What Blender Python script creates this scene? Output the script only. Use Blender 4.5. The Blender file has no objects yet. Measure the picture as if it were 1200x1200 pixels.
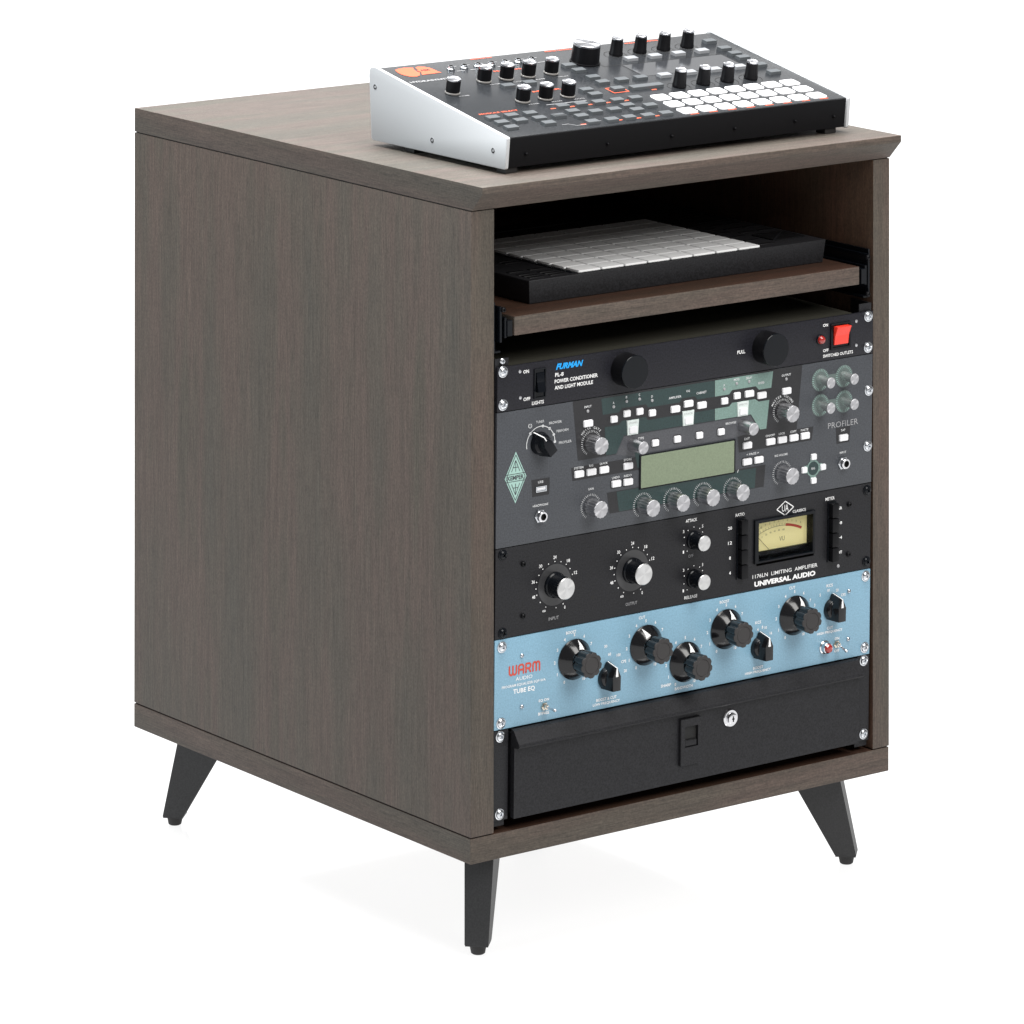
import bpy, bmesh, math, random
from mathutils import Matrix, Vector
random.seed(4)
R = math.radians
S = 0.001                      # everything below is written in millimetres
scene = bpy.context.scene
COL = scene.collection
ZF = -133.5                    # height of the studio floor below the rack datum (mm)

# ------------------------------------------------------------------ camera
cam = bpy.data.cameras.new('camera')
camo = bpy.data.objects.new('camera', cam)
COL.objects.link(camo)
camo.location = (-2930.73*S, -3945.1*S, (1454.54-ZF)*S)
camo.rotation_euler = (R(90), R(-0.044), R(-36.79))
cam.sensor_width = 36
cam.lens = 5909.5/1200*36
cam.shift_y = -1.1537
cam.clip_start = 0.1
cam.clip_end = 200
scene.camera = camo

# ------------------------------------------------------------------ world and lamps
world = bpy.data.worlds.new('World')
scene.world = world
world.use_nodes = True
bg = world.node_tree.nodes['Background']
bg.inputs[0].default_value = (1.0, 1.0, 1.0, 1)
bg.inputs[1].default_value = 0.2


def area(name, loc, target, sx, sy, power, col=(1, 1, 1)):
    l = bpy.data.lights.new(name, 'AREA')
    l.shape = 'RECTANGLE'
    l.size = sx
    l.size_y = sy
    l.energy = power
    l.color = col
    o = bpy.data.objects.new(name, l)
    COL.objects.link(o)
    o.location = loc
    d = Vector(target)-Vector(loc)
    o.rotation_euler = d.to_track_quat('-Z', 'Y').to_euler()
    return o


area('overhead_softbox', (0.1, 0.35, 3.0), (0.24, 0.3, 0), 2.2, 1.9, 215, (1.0, 0.995, 0.985))
area('front_softbox', (0.5, -2.6, 3.0), (0.24, 0.0, 0.5), 1.8, 2.2, 132, (1.0, 0.98, 0.95))
area('side_softbox', (-3.4, 1.2, 1.7), (0.0, 0.3, 0.5), 1.8, 2.0, 60, (0.84, 0.94, 1.0))
area('backdrop_fill_light', (0.6, 5.0, 4.6), (3.5, 8.5, 1.0), 5.0, 2.0, 300)  # unseen lamp added to whiten the far floor and backdrop

vs = scene.view_settings
vs.view_transform = 'Standard'
vs.look = 'None'
vs.exposure = 0
vs.gamma = 1

# ------------------------------------------------------------------ materials


def new_mat(name, col, rough=0.5, metal=0.0, spec=0.5, coat=0.0, emis=None, es=0.0, grain=0.0, gscale=900.0, trans=0.0, ior=1.5):
    m = bpy.data.materials.new(name)
    m.use_nodes = True
    nt = m.node_tree
    b = nt.nodes['Principled BSDF']
    b.inputs['Base Color'].default_value = (*col, 1)
    b.inputs['Roughness'].default_value = rough
    b.inputs['Metallic'].default_value = metal
    b.inputs['Specular IOR Level'].default_value = spec
    b.inputs['Coat Weight'].default_value = coat
    b.inputs['IOR'].default_value = ior
    b.inputs['Transmission Weight'].default_value = trans
    if emis:
        b.inputs['Emission Color'].default_value = (*emis, 1)
        b.inputs['Emission Strength'].default_value = es
    if grain > 0:
        tc = nt.nodes.new('ShaderNodeTexCoord')
        n = nt.nodes.new('ShaderNodeTexNoise')
        n.inputs['Scale'].default_value = gscale
        n.inputs['Detail'].default_value = 3
        nt.links.new(tc.outputs['Object'], n.inputs['Vector'])
        r = nt.nodes.new('ShaderNodeMapRange')
        r.inputs[1].default_value = 0.3
        r.inputs[2].default_value = 0.7
        r.inputs[3].default_value = 1-grain
        r.inputs[4].default_value = 1+grain
        nt.links.new(n.outputs['Fac'], r.inputs[0])
        mx = nt.nodes.new('ShaderNodeVectorMath')
        mx.operation = 'SCALE'
        mx.inputs[0].default_value = col
        nt.links.new(r.outputs[0], mx.inputs['Scale'])
        nt.links.new(mx.outputs[0], b.inputs['Base Color'])
        bp = nt.nodes.new('ShaderNodeBump')
        bp.inputs['Strength'].default_value = 0.25
        bp.inputs['Distance'].default_value = 0.0002
        nt.links.new(n.outputs['Fac'], bp.inputs['Height'])
        nt.links.new(bp.outputs[0], b.inputs['Normal'])
    return m


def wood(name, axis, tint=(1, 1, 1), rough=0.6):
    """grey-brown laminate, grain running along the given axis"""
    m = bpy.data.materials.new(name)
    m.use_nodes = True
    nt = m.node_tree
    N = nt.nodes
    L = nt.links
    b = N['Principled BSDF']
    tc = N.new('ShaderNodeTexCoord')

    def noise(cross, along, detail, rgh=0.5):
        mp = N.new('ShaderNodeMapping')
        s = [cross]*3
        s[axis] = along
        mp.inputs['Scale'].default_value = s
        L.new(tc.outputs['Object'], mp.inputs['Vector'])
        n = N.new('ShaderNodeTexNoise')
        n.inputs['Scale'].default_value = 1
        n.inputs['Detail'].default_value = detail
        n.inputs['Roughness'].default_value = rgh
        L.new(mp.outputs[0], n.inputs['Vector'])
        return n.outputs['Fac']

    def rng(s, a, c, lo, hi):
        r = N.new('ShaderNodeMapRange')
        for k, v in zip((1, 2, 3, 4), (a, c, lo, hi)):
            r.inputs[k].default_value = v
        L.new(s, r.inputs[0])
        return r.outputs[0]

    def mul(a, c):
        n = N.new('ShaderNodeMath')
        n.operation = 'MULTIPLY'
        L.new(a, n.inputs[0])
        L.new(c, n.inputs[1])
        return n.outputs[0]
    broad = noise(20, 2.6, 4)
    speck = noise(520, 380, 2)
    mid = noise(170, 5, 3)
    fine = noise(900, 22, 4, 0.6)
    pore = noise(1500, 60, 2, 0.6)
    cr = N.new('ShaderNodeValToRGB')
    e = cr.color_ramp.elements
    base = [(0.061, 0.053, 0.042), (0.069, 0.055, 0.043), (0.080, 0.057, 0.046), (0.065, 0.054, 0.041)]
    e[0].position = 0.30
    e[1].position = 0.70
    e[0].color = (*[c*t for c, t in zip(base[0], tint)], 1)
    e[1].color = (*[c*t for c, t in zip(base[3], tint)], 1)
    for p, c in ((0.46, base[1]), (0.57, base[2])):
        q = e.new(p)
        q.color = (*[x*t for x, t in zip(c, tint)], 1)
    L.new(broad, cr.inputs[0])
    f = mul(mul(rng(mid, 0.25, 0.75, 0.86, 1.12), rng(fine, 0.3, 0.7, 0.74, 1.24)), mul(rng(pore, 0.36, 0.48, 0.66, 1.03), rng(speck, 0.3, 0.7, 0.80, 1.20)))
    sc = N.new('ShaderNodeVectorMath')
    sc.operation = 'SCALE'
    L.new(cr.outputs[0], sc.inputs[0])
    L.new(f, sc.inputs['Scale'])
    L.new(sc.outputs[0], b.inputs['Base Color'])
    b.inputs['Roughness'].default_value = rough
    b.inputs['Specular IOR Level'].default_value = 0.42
    bp = N.new('ShaderNodeBump')
    bp.inputs['Strength'].default_value = 0.35
    bp.inputs['Distance'].default_value = 0.0003
    L.new(f, bp.inputs['Height'])
    L.new(bp.outputs[0], b.inputs['Normal'])
    return m


M = {}
M['wood_z'] = wood('wood_vertical_grain', 2)
M['wood_y'] = wood('wood_side_edge_grain', 1, (0.90, 0.90, 0.90))
M['wood_x'] = wood('wood_lengthwise_grain', 0)
M['wood_top_lit'] = wood('wood_top_lit_grain', 0, (1.25, 1.36, 1.45), 0.52)  # lighter copy of the laminate, overhead light painted into the top board
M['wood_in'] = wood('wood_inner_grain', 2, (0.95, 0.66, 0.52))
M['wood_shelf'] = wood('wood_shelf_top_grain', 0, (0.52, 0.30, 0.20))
M['leg'] = new_mat('black_powder_coat', (0.016, 0.016, 0.017), 0.5, grain=0.35, gscale=620)
M['rubber'] = new_mat('black_rubber', (0.012, 0.011, 0.011), 0.6)
M['black'] = new_mat('black_panel_paint', (0.010, 0.010, 0.014), 0.42, spec=0.26, grain=0.5, gscale=620)
M['black1176'] = new_mat('black_anodised_panel', (0.011, 0.011, 0.013), 0.40, spec=0.26, grain=0.5, gscale=620)
M['drawer'] = new_mat('black_powder_steel', (0.012, 0.012, 0.014), 0.48, spec=0.26, grain=0.5, gscale=620)
M['gloss'] = new_mat('black_gloss_plastic', (0.004, 0.005, 0.007), 0.18, spec=0.20)
M['satin'] = new_mat('black_satin_plastic', (0.005, 0.005, 0.006), 0.38, spec=0.15)
M['bakelite'] = new_mat('black_bakelite', (0.006, 0.006, 0.007), 0.15, spec=0.45)
M['grip'] = new_mat('black_grip_face', (0.022, 0.020, 0.020), 0.55)
M['steel'] = new_mat('zinc_plated_steel', (0.62, 0.64, 0.67), 0.24, metal=1)
M['chrome'] = new_mat('polished_chrome', (0.70, 0.70, 0.72), 0.14, metal=1)
M['capsilver'] = new_mat('spun_silver_cap', (0.55, 0.56, 0.59), 0.28, metal=1)
M['alu'] = new_mat('brushed_aluminium', (0.58, 0.58, 0.60), 0.30, metal=1)
M['alucap'] = new_mat('spun_aluminium_cap', (0.50, 0.50, 0.52), 0.42, metal=0.85)
M['cheek'] = new_mat('silver_anodised_cheek', (0.52, 0.535, 0.55), 0.5, metal=0.1, grain=0.04, gscale=1200)
M['kemper'] = new_mat('dark_grey_panel_paint', (0.043, 0.047, 0.055), 0.5, grain=0.28, gscale=620)
M['k_black'] = new_mat('black_print', (0.010, 0.010, 0.012), 0.45, grain=0.3, gscale=620)
M['k_dgreen'] = new_mat('dark_green_print', (0.014, 0.034, 0.034), 0.5, grain=0.25, gscale=620)
M['k_lgreen'] = new_mat('pale_green_print', (0.155, 0.240, 0.214), 0.5, grain=0.15, gscale=620)
M['k_emblem'] = new_mat('mint_print', (0.30, 0.47, 0.42), 0.5)
M['k_mid'] = new_mat('grey_display_surround_print', (0.060, 0.062, 0.070), 0.5, grain=0.2, gscale=620)
M['key'] = new_mat('white_key_plastic', (0.72, 0.72, 0.74), 0.4)
M['lcd'] = new_mat('green_lcd', (0.175, 0.215, 0.140), 0.35, grain=0.12, gscale=620)
M['glassring'] = new_mat('translucent_grey_knob', (0.42, 0.46, 0.45), 0.22, metal=0.7)
M['warm'] = new_mat('sky_blue_panel_paint', (0.188, 0.340, 0.448), 0.36, grain=0.12, gscale=620)
M['white'] = new_mat('white_print', (0.80, 0.80, 0.80), 0.5)
M['greyprint'] = new_mat('grey_print', (0.30, 0.30, 0.31), 0.5)
M['cyan'] = new_mat('cyan_print', (0.0, 0.32, 0.78), 0.5)
M['redprint'] = new_mat('red_print', (0.50, 0.060, 0.035), 0.5)
M['orange'] = new_mat('orange_print', (0.66, 0.105, 0.045), 0.5)
M['red'] = new_mat('red_rocker_plastic', (0.80, 0.045, 0.025), 0.28)
M['jewel'] = new_mat('red_jewel_lens', (0.30, 0.012, 0.008), 0.08, coat=1)
M['meter'] = new_mat('cream_meter_dial', (0.78, 0.71, 0.36), 0.5, emis=(0.80, 0.70, 0.30), es=0.22)
M['ink'] = new_mat('black_ink', (0.02, 0.02, 0.02), 0.5)
M['ink2'] = new_mat('soft_grey_ink', (0.12, 0.12, 0.10), 0.5)
M['face'] = new_mat('charcoal_faceplate', (0.018, 0.020, 0.023), 0.27, spec=0.4, grain=0.35, gscale=620)
M['screen'] = new_mat('smoked_display_glass', (0.030, 0.032, 0.036), 0.12)
M['bodyblack'] = new_mat('black_case', (0.005, 0.005, 0.006), 0.5, spec=0.12)
M['btn'] = new_mat('grey_rubber_button', (0.075, 0.083, 0.090), 0.45)
M['btnlit'] = new_mat('pale_grey_button', (0.24, 0.25, 0.265), 0.35)
M['pad'] = new_mat('white_silicone_pad', (0.86, 0.86, 0.88), 0.45)
M['ringclear'] = new_mat('clear_knob_ring', (0.24, 0.23, 0.22), 0.10, spec=0.8)
M['ctl'] = new_mat('black_controller_case', (0.014, 0.014, 0.016), 0.5, spec=0.3, grain=0.55, gscale=620)
M['ctlpad'] = new_mat('off_white_rubber_pad', (0.88, 0.89, 0.90), 0.5)
M['ctlbtn'] = new_mat('black_controller_button', (0.007, 0.007, 0.008), 0.4, spec=0.2)
M['chassis'] = new_mat('olive_passivated_steel', (0.042, 0.041, 0.032), 0.5, grain=0.3, gscale=700)
M['slot'] = new_mat('dark_recess', (0.004, 0.004, 0.004), 0.7)
M['brass'] = new_mat('nickel', (0.70, 0.66, 0.58), 0.25, metal=1)
M['tick'] = new_mat('pale_scale_print', (0.62, 0.63, 0.64), 0.5)
M['spun'] = new_mat('spun_silver_top', (0.62, 0.62, 0.62), 0.30, metal=1)

for k_ in ('spun', 'capsilver', 'alucap'):
    # turned metal: the brushing runs in circles round the knob's axis
    nt_ = M[k_].node_tree
    tg = nt_.nodes.new('ShaderNodeTangent')
    tg.direction_type = 'RADIAL'
    tg.axis = 'Z'
    nt_.links.new(tg.outputs[0], nt_.nodes['Principled BSDF'].inputs['Tangent'])
    nt_.nodes['Principled BSDF'].inputs['Anisotropic'].default_value = 0.85

# ------------------------------------------------------------------ mesh helpers (all in mm)


def fin(bm, name, mat, smooth=None):
    me = bpy.data.meshes.new(name)
    bmesh.ops.recalc_face_normals(bm, faces=bm.faces)
    for v in bm.verts:
        v.co *= S
    if smooth is not None:
        for f in bm.faces:
            f.smooth = True
        for e in bm.edges:
            if len(e.link_faces) == 2 and e.calc_face_angle(0) > R(smooth):
                e.smooth = False
    bm.to_mesh(me)
    bm.free()
    for m in (mat if isinstance(mat, (list, tuple)) else [mat]):
        me.materials.append(m)
    return me


def box_bm(bm, x0, x1, y0, y1, z0, z1, mi=0):
    vs = [bm.verts.new((x, y, z)) for z in (z0, z1) for x, y in ((x0, y0), (x1, y0), (x1, y1), (x0, y1))]
    fs = []
    for q in ((0, 3, 2, 1), (4, 5, 6, 7), (0, 1, 5, 4), (1, 2, 6, 5), (2, 3, 7, 6), (3, 0, 4, 7)):
        f = bm.faces.new([vs[i] for i in q])
        f.material_index = mi
        fs.append(f)
    return vs, fs


def bevel_all(bm, w, seg=2):
    bmesh.ops.bevel(bm, geom=list(bm.edges), offset=w, segments=seg, affect='EDGES', profile=0.6, clamp_overlap=True)


def box(name, x0, x1, y0, y1, z0, z1, mat, bev=0.0, seg=2):
    bm = bmesh.new()
    box_bm(bm, x0, x1, y0, y1, z0, z1)
    if bev:
        bevel_all(bm, bev, seg)
    return fin(bm, name, mat, 35 if bev else None)


def prism_bm(bm, pts, h0, h1, top=None, mi=0):
    """outline in x,y extruded from z=h0 to z=h1; `top` gives another outline for the upper end"""
    top = top or pts
    a = [bm.verts.new((x, y, h0)) for x, y in pts]
    c = [bm.verts.new((x, y, h1)) for x, y in top]
    n = len(pts)
    fs = [bm.faces.new(a[::-1]), bm.faces.new(c)]
    for i in range(n):
        fs.append(bm.faces.new((a[i], a[(i+1) % n], c[(i+1) % n], c[i])))
    for f in fs:
        f.material_index = mi
    return fs


def rrect(w, h, r, n=4, cx=0, cy=0):
    P = []
    for k, (sx, sy) in enumerate(((1, 1), (-1, 1), (-1, -1), (1, -1))):
        for i in range(n+1):
            a = R(90*k+90*i/n)
            P.append((cx+sx*(w/2-r)+r*math.cos(a), cy+sy*(h/2-r)+r*math.sin(a)))
    return P


def lathe_bm(bm, prof, seg=32, mod=None, mis=None, cx=0, cy=0):
    """profile of (radius, height), radius 0 closes the end"""
    rings = []
    for k, (r, z) in enumerate(prof):
        if r <= 1e-6:
            rings.append([bm.verts.new((cx, cy, z))])
        else:
            ring = []
            for i in range(seg):
                t = 2*math.pi*i/seg
                q = r*(mod(t, k) if mod else 1)
                ring.append(bm.verts.new((cx+q*math.cos(t), cy+q*math.sin(t), z)))
            rings.append(ring)
    for k in range(len(rings)-1):
        a, c = rings[k], rings[k+1]
        for i in range(seg):
            j = (i+1) % seg
            if len(a) == 1 and len(c) == 1:
                break
            if len(a) == 1:
                f = bm.faces.new((a[0], c[j], c[i]))
            elif len(c) == 1:
                f = bm.faces.new((a[i], a[j], c[0]))
            else:
                f = bm.faces.new((a[i], a[j], c[j], c[i]))
            if mis:
                f.material_index = mis[k]


def lathe(name, prof, mat, seg=32, mod=None, mis=None, smooth=32):
    bm = bmesh.new()
    lathe_bm(bm, prof, seg, mod, mis)
    return fin(bm, name, mat, smooth)


def flat_poly(name, polys, mat, h=0.12):
    """printed areas: outlines in x,y laid as flat sheets at height h"""
    bm = bmesh.new()
    for P in polys:
        bm.faces.new([bm.verts.new((x, y, h)) for x, y in P])
    bmesh.ops.triangulate(bm, faces=bm.faces[:])
    for f in bm.faces:
        if f.normal.z < 0:
            f.normal_flip()
    me = bpy.data.meshes.new(name)
    for v in bm.verts:
        v.co *= S
    bm.to_mesh(me)
    bm.free()
    me.materials.append(mat)
    return me

# ------------------------------------------------------------------ scene-tree helpers


def thing(name, label, cat, loc, group=None):
    o = bpy.data.objects.new(name, None)
    o.empty_display_size = 0.05
    COL.objects.link(o)
    o.location = [c*S for c in loc]
    o['label'] = label
    o['category'] = cat
    if group:
        o['group'] = group
    return o


def link(name, me, parent, loc=(0, 0, 0), rot=None):
    o = bpy.data.objects.new(name, me)
    COL.objects.link(o)
    o.parent = parent
    m = Matrix.Translation(Vector(loc)*S)
    if rot is not None:
        m = m @ rot
    o.matrix_local = m
    return o


class Frame:
    """a tilted working plane on a thing: u to the right, v up the plane, h out of it"""

    def __init__(self, root, origin, rx):
        self.root = root
        self.o = Vector(origin)
        self.r = Matrix.Rotation(rx, 4, 'X')
        self.text = {}

    def pos(self, u, v, h=0):
        return self.o + self.r.to_3x3() @ Vector((u, v, h))

    def add(self, name, me, u=0, v=0, h=0, rz=0, extra=None):
        rot = self.r @ Matrix.Rotation(rz, 4, 'Z')
        if extra is not None:
            rot = rot @ extra
        return link(name, me, self.root, self.pos(u, v, h), rot)

    # ---- printing
    def print_text(self, key, s, u, v, size, width=None, bold=0.0, shear=0.0, rot=0.0, align='CENTER'):
        self.text.setdefault(key, []).append((s, u, v, size, width, bold, shear, rot, align))

    def flush(self, key, name, mat, h=0.14, marks=(), mark_name='scale_marks'):
        """each printed word is a part of its own; single digits and tick marks, too small to pick
        apart, are kept together"""
        small_V, small_F = [], []
        for (s, u, v, size, width, bold, shear, rot, align) in self.text.pop(key, []):
            c = bpy.data.curves.new('t', 'FONT')
            c.body = s
            c.size = 1.0
            c.shear = shear
            c.offset = bold
            c.resolution_u = 2
            ob = bpy.data.objects.new('t', c)
            me = bpy.data.meshes.new_from_object(ob)
            co = [x.co.copy() for x in me.vertices]
            V, F = [], []
            if co:
                x0 = min(p.x for p in co)
                x1 = max(p.x for p in co)
                y0 = min(p.y for p in co)
                y1 = max(p.y for p in co)
                k = size/max(0.3, (y1-y0))
                kx = (width/(x1-x0)) if width else k*0.95
                mx = {'CENTER': (x0+x1)/2, 'LEFT': x0, 'RIGHT': x1}[align]
                cr, sr = math.cos(rot), math.sin(rot)
                for p in co:
                    px, py = (p.x-mx)*kx, (p.y-(y0+y1)/2)*k
                    V.append((px*cr-py*sr, px*sr+py*cr))
                F = [list(p.vertices) for p in me.polygons]
            bpy.data.meshes.remove(me)
            bpy.data.objects.remove(ob)
            bpy.data.curves.remove(c)
            if len(s) <= 2 and size < 6:
                b = len(small_V)
                small_V += [(u+x, v+y, h) for x, y in V]
                small_F += [[b+i for i in f] for f in F]
            else:
                m2 = bpy.data.meshes.new(name)
                m2.from_pydata([(x*S, y*S, 0) for x, y in V], [], F)
                m2.materials.append(mat)
                self.add(name, m2, u, v, h)
        for P in marks:
            b = len(small_V)
            small_V += [(x, y, h) for x, y in P]
            small_F.append(list(range(b, b+len(P))))
        if small_V:
            m2 = bpy.data.meshes.new(mark_name)
            m2.from_pydata([(x*S, y*S, z*S) for x, y, z in small_V], [], small_F)
            m2.materials.append(mat)
            o = self.add(mark_name, m2)
            o['kind'] = 'stuff'


def bar(u0, v0, u1, v1, w):
    d = Vector((u1-u0, v1-v0))
    n = Vector((-d.y, d.x)).normalized()*w/2
    return [(u0+n.x, v0+n.y), (u0-n.x, v0-n.y), (u1-n.x, v1-n.y), (u1+n.x, v1+n.y)]


def ring_ticks(cu, cv, r0, r1, n, a0=-150, a1=150, w=0.35, skip=()):
    out = []
    for i in range(n):
        if i in skip:
            continue
        a = R(90-(a0+(a1-a0)*i/(n-1)))
        out.append(bar(cu+r0*math.cos(a), cv+r0*math.sin(a), cu+r1*math.cos(a), cv+r1*math.sin(a), w))
    return out


def disc(cu, cv, r, n=10):
    return [(cu+r*math.cos(2*math.pi*i/n), cv+r*math.sin(2*math.pi*i/n)) for i in range(n)]


def arc_band(cu, cv, r0, r1, a0, a1, n=24):
    A = [R(90-(a0+(a1-a0)*i/n)) for i in range(n+1)]
    out = []
    for i in range(n):
        out.append([(cu+r*math.cos(a), cv+r*math.sin(a)) for r, a in ((r0, A[i]), (r1, A[i]), (r1, A[i+1]), (r0, A[i+1]))])
    return out


def polar(cu, cv, r, deg):
    a = R(90-deg)
    return cu+r*math.cos(a), cv+r*math.sin(a)

# ------------------------------------------------------------------ shared small meshes


def screw_mesh(name, r, mat, washer=True):
    """pan-head screw: domed head with a pressed cross recess, on a washer"""
    bm = bmesh.new()
    seg = 32
    prof = ([(r*1.22, 0), (r*1.22, 0.7), (r*1.12, 0.95)] if washer else [(r, 0)])
    prof += [(r, 1.0), (r*0.97, 1.7), (r*0.82, 2.4), (r*0.62, 2.8), (r*0.45, 2.95), (r*0.30, 3.0), (r*0.16, 3.0), (0, 3.0)]
    lathe_bm(bm, prof, seg)
    for v in bm.verts:
        d = math.hypot(v.co.x, v.co.y)
        if v.co.z > 2.7:
            a = math.degrees(math.atan2(v.co.y, v.co.x)) % 90
            a = min(a, 90-a)
            lim = 0.55*r if a < 8 else (0.36*r if a < 16 else 0.2*r)
            if d <= lim:
                v.co.z -= 1.6
    return fin(bm, name, mat, 40)


SCREW = screw_mesh('rack_screw', 4.6, M['steel'])
SCREW_B = screw_mesh('black_rack_screw', 4.4, M['gloss'])
SMALL = screw_mesh('small_screw', 2.3, M['steel'], False)
SMALL_B = screw_mesh('small_black_screw', 2.6, M['satin'], False)
TINY = screw_mesh('tiny_screw', 1.5, M['satin'], False)


def fl(n, d, ks=None):
    def f(t, k):
        if ks is not None and k not in ks:
            return 1
        return 1-d*(0.5-0.5*math.cos(n*t))**3
    return f


def knob_silver(r, h, name='knob'):
    body = lathe(name, [(r, 0), (r, h-0.8)], M['alu'], 72, fl(14, 0.075))
    cap = lathe('cap', [(r, 0), (r, 1.2), (r*0.955, 1.6), (0, 1.6)], M['alucap'], 72, fl(14, 0.06, (0, 1, 2)), smooth=45)
    return body, cap


def rocker(name, w, h, d, mat):
    bm = bmesh.new()
    pts = [(0.0, -h/2), (d*0.95, -h/2+0.3), (d*0.35, 0.0), (d*0.25, h/2-0.3), (0, h/2)]
    a = [bm.verts.new((-w/2, y, z)) for z, y in pts]
    c = [bm.verts.new((w/2, y, z)) for z, y in pts]
    n = len(pts)
    bm.faces.new(a)
    bm.faces.new(c[::-1])
    for i in range(n):
        bm.faces.new((a[i], c[i], c[(i+1) % n], a[(i+1) % n]))
    bevel_all(bm, 0.35, 2)
    return fin(bm, name, mat, 35)


def switch_frame(name, w, h, t, wall, mat):
    bm = bmesh.new()
    for x0, x1, y0, y1 in ((-w/2, w/2, h/2-wall, h/2), (-w/2, w/2, -h/2, -h/2+wall), (-w/2, -w/2+wall, -h/2+wall, h/2-wall), (w/2-wall, w/2, -h/2+wall, h/2-wall)):
        box_bm(bm, x0, x1, y0, y1, 0, t)
    box_bm(bm, -w/2+wall, w/2-wall, -h/2+wall, h/2-wall, 0, 0.25)
    return fin(bm, name, mat)


def toggle(name):
    return lathe(name, [(1.0, 0), (0.9, 3), (1.5, 9), (1.7, 10.5), (1.2, 11.6), (0, 12)], M['chrome'], 16)


NUT = lathe('nut', [(4.2, 0), (4.2, 1.6), (3.7, 2.0), (2.8, 2.0), (2.6, 5.0), (1.5, 5.2), (1.4, 4.6), (0, 4.6)], M['brass'], 6, smooth=None)
# ================================================================== SETTING
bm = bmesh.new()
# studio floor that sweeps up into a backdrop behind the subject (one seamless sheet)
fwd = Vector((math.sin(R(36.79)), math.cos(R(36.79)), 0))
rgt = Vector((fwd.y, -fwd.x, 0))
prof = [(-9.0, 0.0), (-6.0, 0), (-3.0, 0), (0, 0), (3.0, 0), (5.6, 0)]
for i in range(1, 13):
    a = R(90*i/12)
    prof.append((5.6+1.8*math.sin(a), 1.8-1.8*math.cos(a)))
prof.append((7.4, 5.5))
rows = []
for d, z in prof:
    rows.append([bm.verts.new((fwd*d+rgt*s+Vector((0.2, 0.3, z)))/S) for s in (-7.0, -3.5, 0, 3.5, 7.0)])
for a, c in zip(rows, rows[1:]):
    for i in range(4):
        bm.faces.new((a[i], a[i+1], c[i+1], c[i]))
floor_me = fin(bm, 'floor', None or new_mat('white_floor_added_glow', (0.13, 0.13, 0.13), 0.08, spec=0.9, emis=(1, 1, 1), es=0.885), 60)  # glow added to keep the whole sheet white and wash out its shadows
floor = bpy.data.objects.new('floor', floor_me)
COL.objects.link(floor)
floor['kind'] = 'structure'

# ================================================================== CABINET
XL, XR = -29.2, 508.3
ZT, ZB = 599.4, -10.6
D = 606.7
cx, cy = 239.5, 303.0
cab = thing('rack_cabinet', 'grey-brown wood-grain studio rack cabinet standing on four splayed black legs', 'cabinet', (cx, cy, 0))


def cpart(name, me, lx=0, ly=0, lz=0, rot=None):
    """part placed by a point given in the rack datum"""
    return link(name, me, cab, (lx-cx, ly-cy, lz-ZF), rot)


# top board with the underside of its front edge bevelled back
bm = bmesh.new()
pf = [(-18.5, 25.2), (-18.5, 18.4), (-0.6, 0.0), (D, 0.0), (D, 25.2)]
a = [bm.verts.new((XL, y, z)) for y, z in pf]
c = [bm.verts.new((XR, y, z)) for y, z in pf]
bm.faces.new(a)
bm.faces.new(c[::-1])
for i in range(5):
    f = bm.faces.new((a[i], c[i], c[(i+1) % 5], a[(i+1) % 5]))
bmesh.ops.recalc_face_normals(bm, faces=bm.faces)
bevel_all(bm, 0.9, 2)
for f in bm.faces:
    n = f.normal
    f.material_index = 0 if n.z > 0.5 else (1 if abs(n.x) > 0.5 else 2)
cpart('top_board', fin(bm, 'top_board', [M['wood_top_lit'], M['wood_y'], M['wood_x']], 35), 0, 0, ZT)

bm = bmesh.new()
box_bm(bm, XL, XR, 0.6, D, 0, 25.0)
bevel_all(bm, 0.9, 2)
for f in bm.faces:
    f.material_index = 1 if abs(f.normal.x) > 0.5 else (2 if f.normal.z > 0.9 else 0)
cpart('bottom_board', fin(bm, 'bottom_board', [M['wood_x'], M['wood_y'], M['wood_shelf']], 35), 0, 0, ZB-25.2)
for nm, x0, x1 in (('side_panel', XL, -1.2), ('side_panel', 486.0, XR)):
    bm = bmesh.new()
    box_bm(bm, x0, x1, 0.0, D, ZB+0.9, ZT-0.9)
    bevel_all(bm, 0.9, 2)
    for f in bm.faces:
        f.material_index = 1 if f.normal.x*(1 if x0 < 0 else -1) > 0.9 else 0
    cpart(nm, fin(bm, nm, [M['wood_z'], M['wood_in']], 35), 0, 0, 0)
for z0, z1 in ((ZB-0.3, ZB+1.4), (ZT-1.4, ZT+0.3)):
    for x0, x1 in ((XL+1.6, -2.6), (487.4, XR-1.6)):
        cpart('joint_shade_strip', box('joint_shade_strip', x0, x1, 1.8, D-1.6, z0, z1, M['slot']))  # black strip standing in for the shade inside the joint gap
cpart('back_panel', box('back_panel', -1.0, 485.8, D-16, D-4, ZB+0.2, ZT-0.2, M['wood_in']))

# legs: tapered folded-steel channels set on the diagonals, each with a rubber foot
LEGH = 97.5


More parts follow.
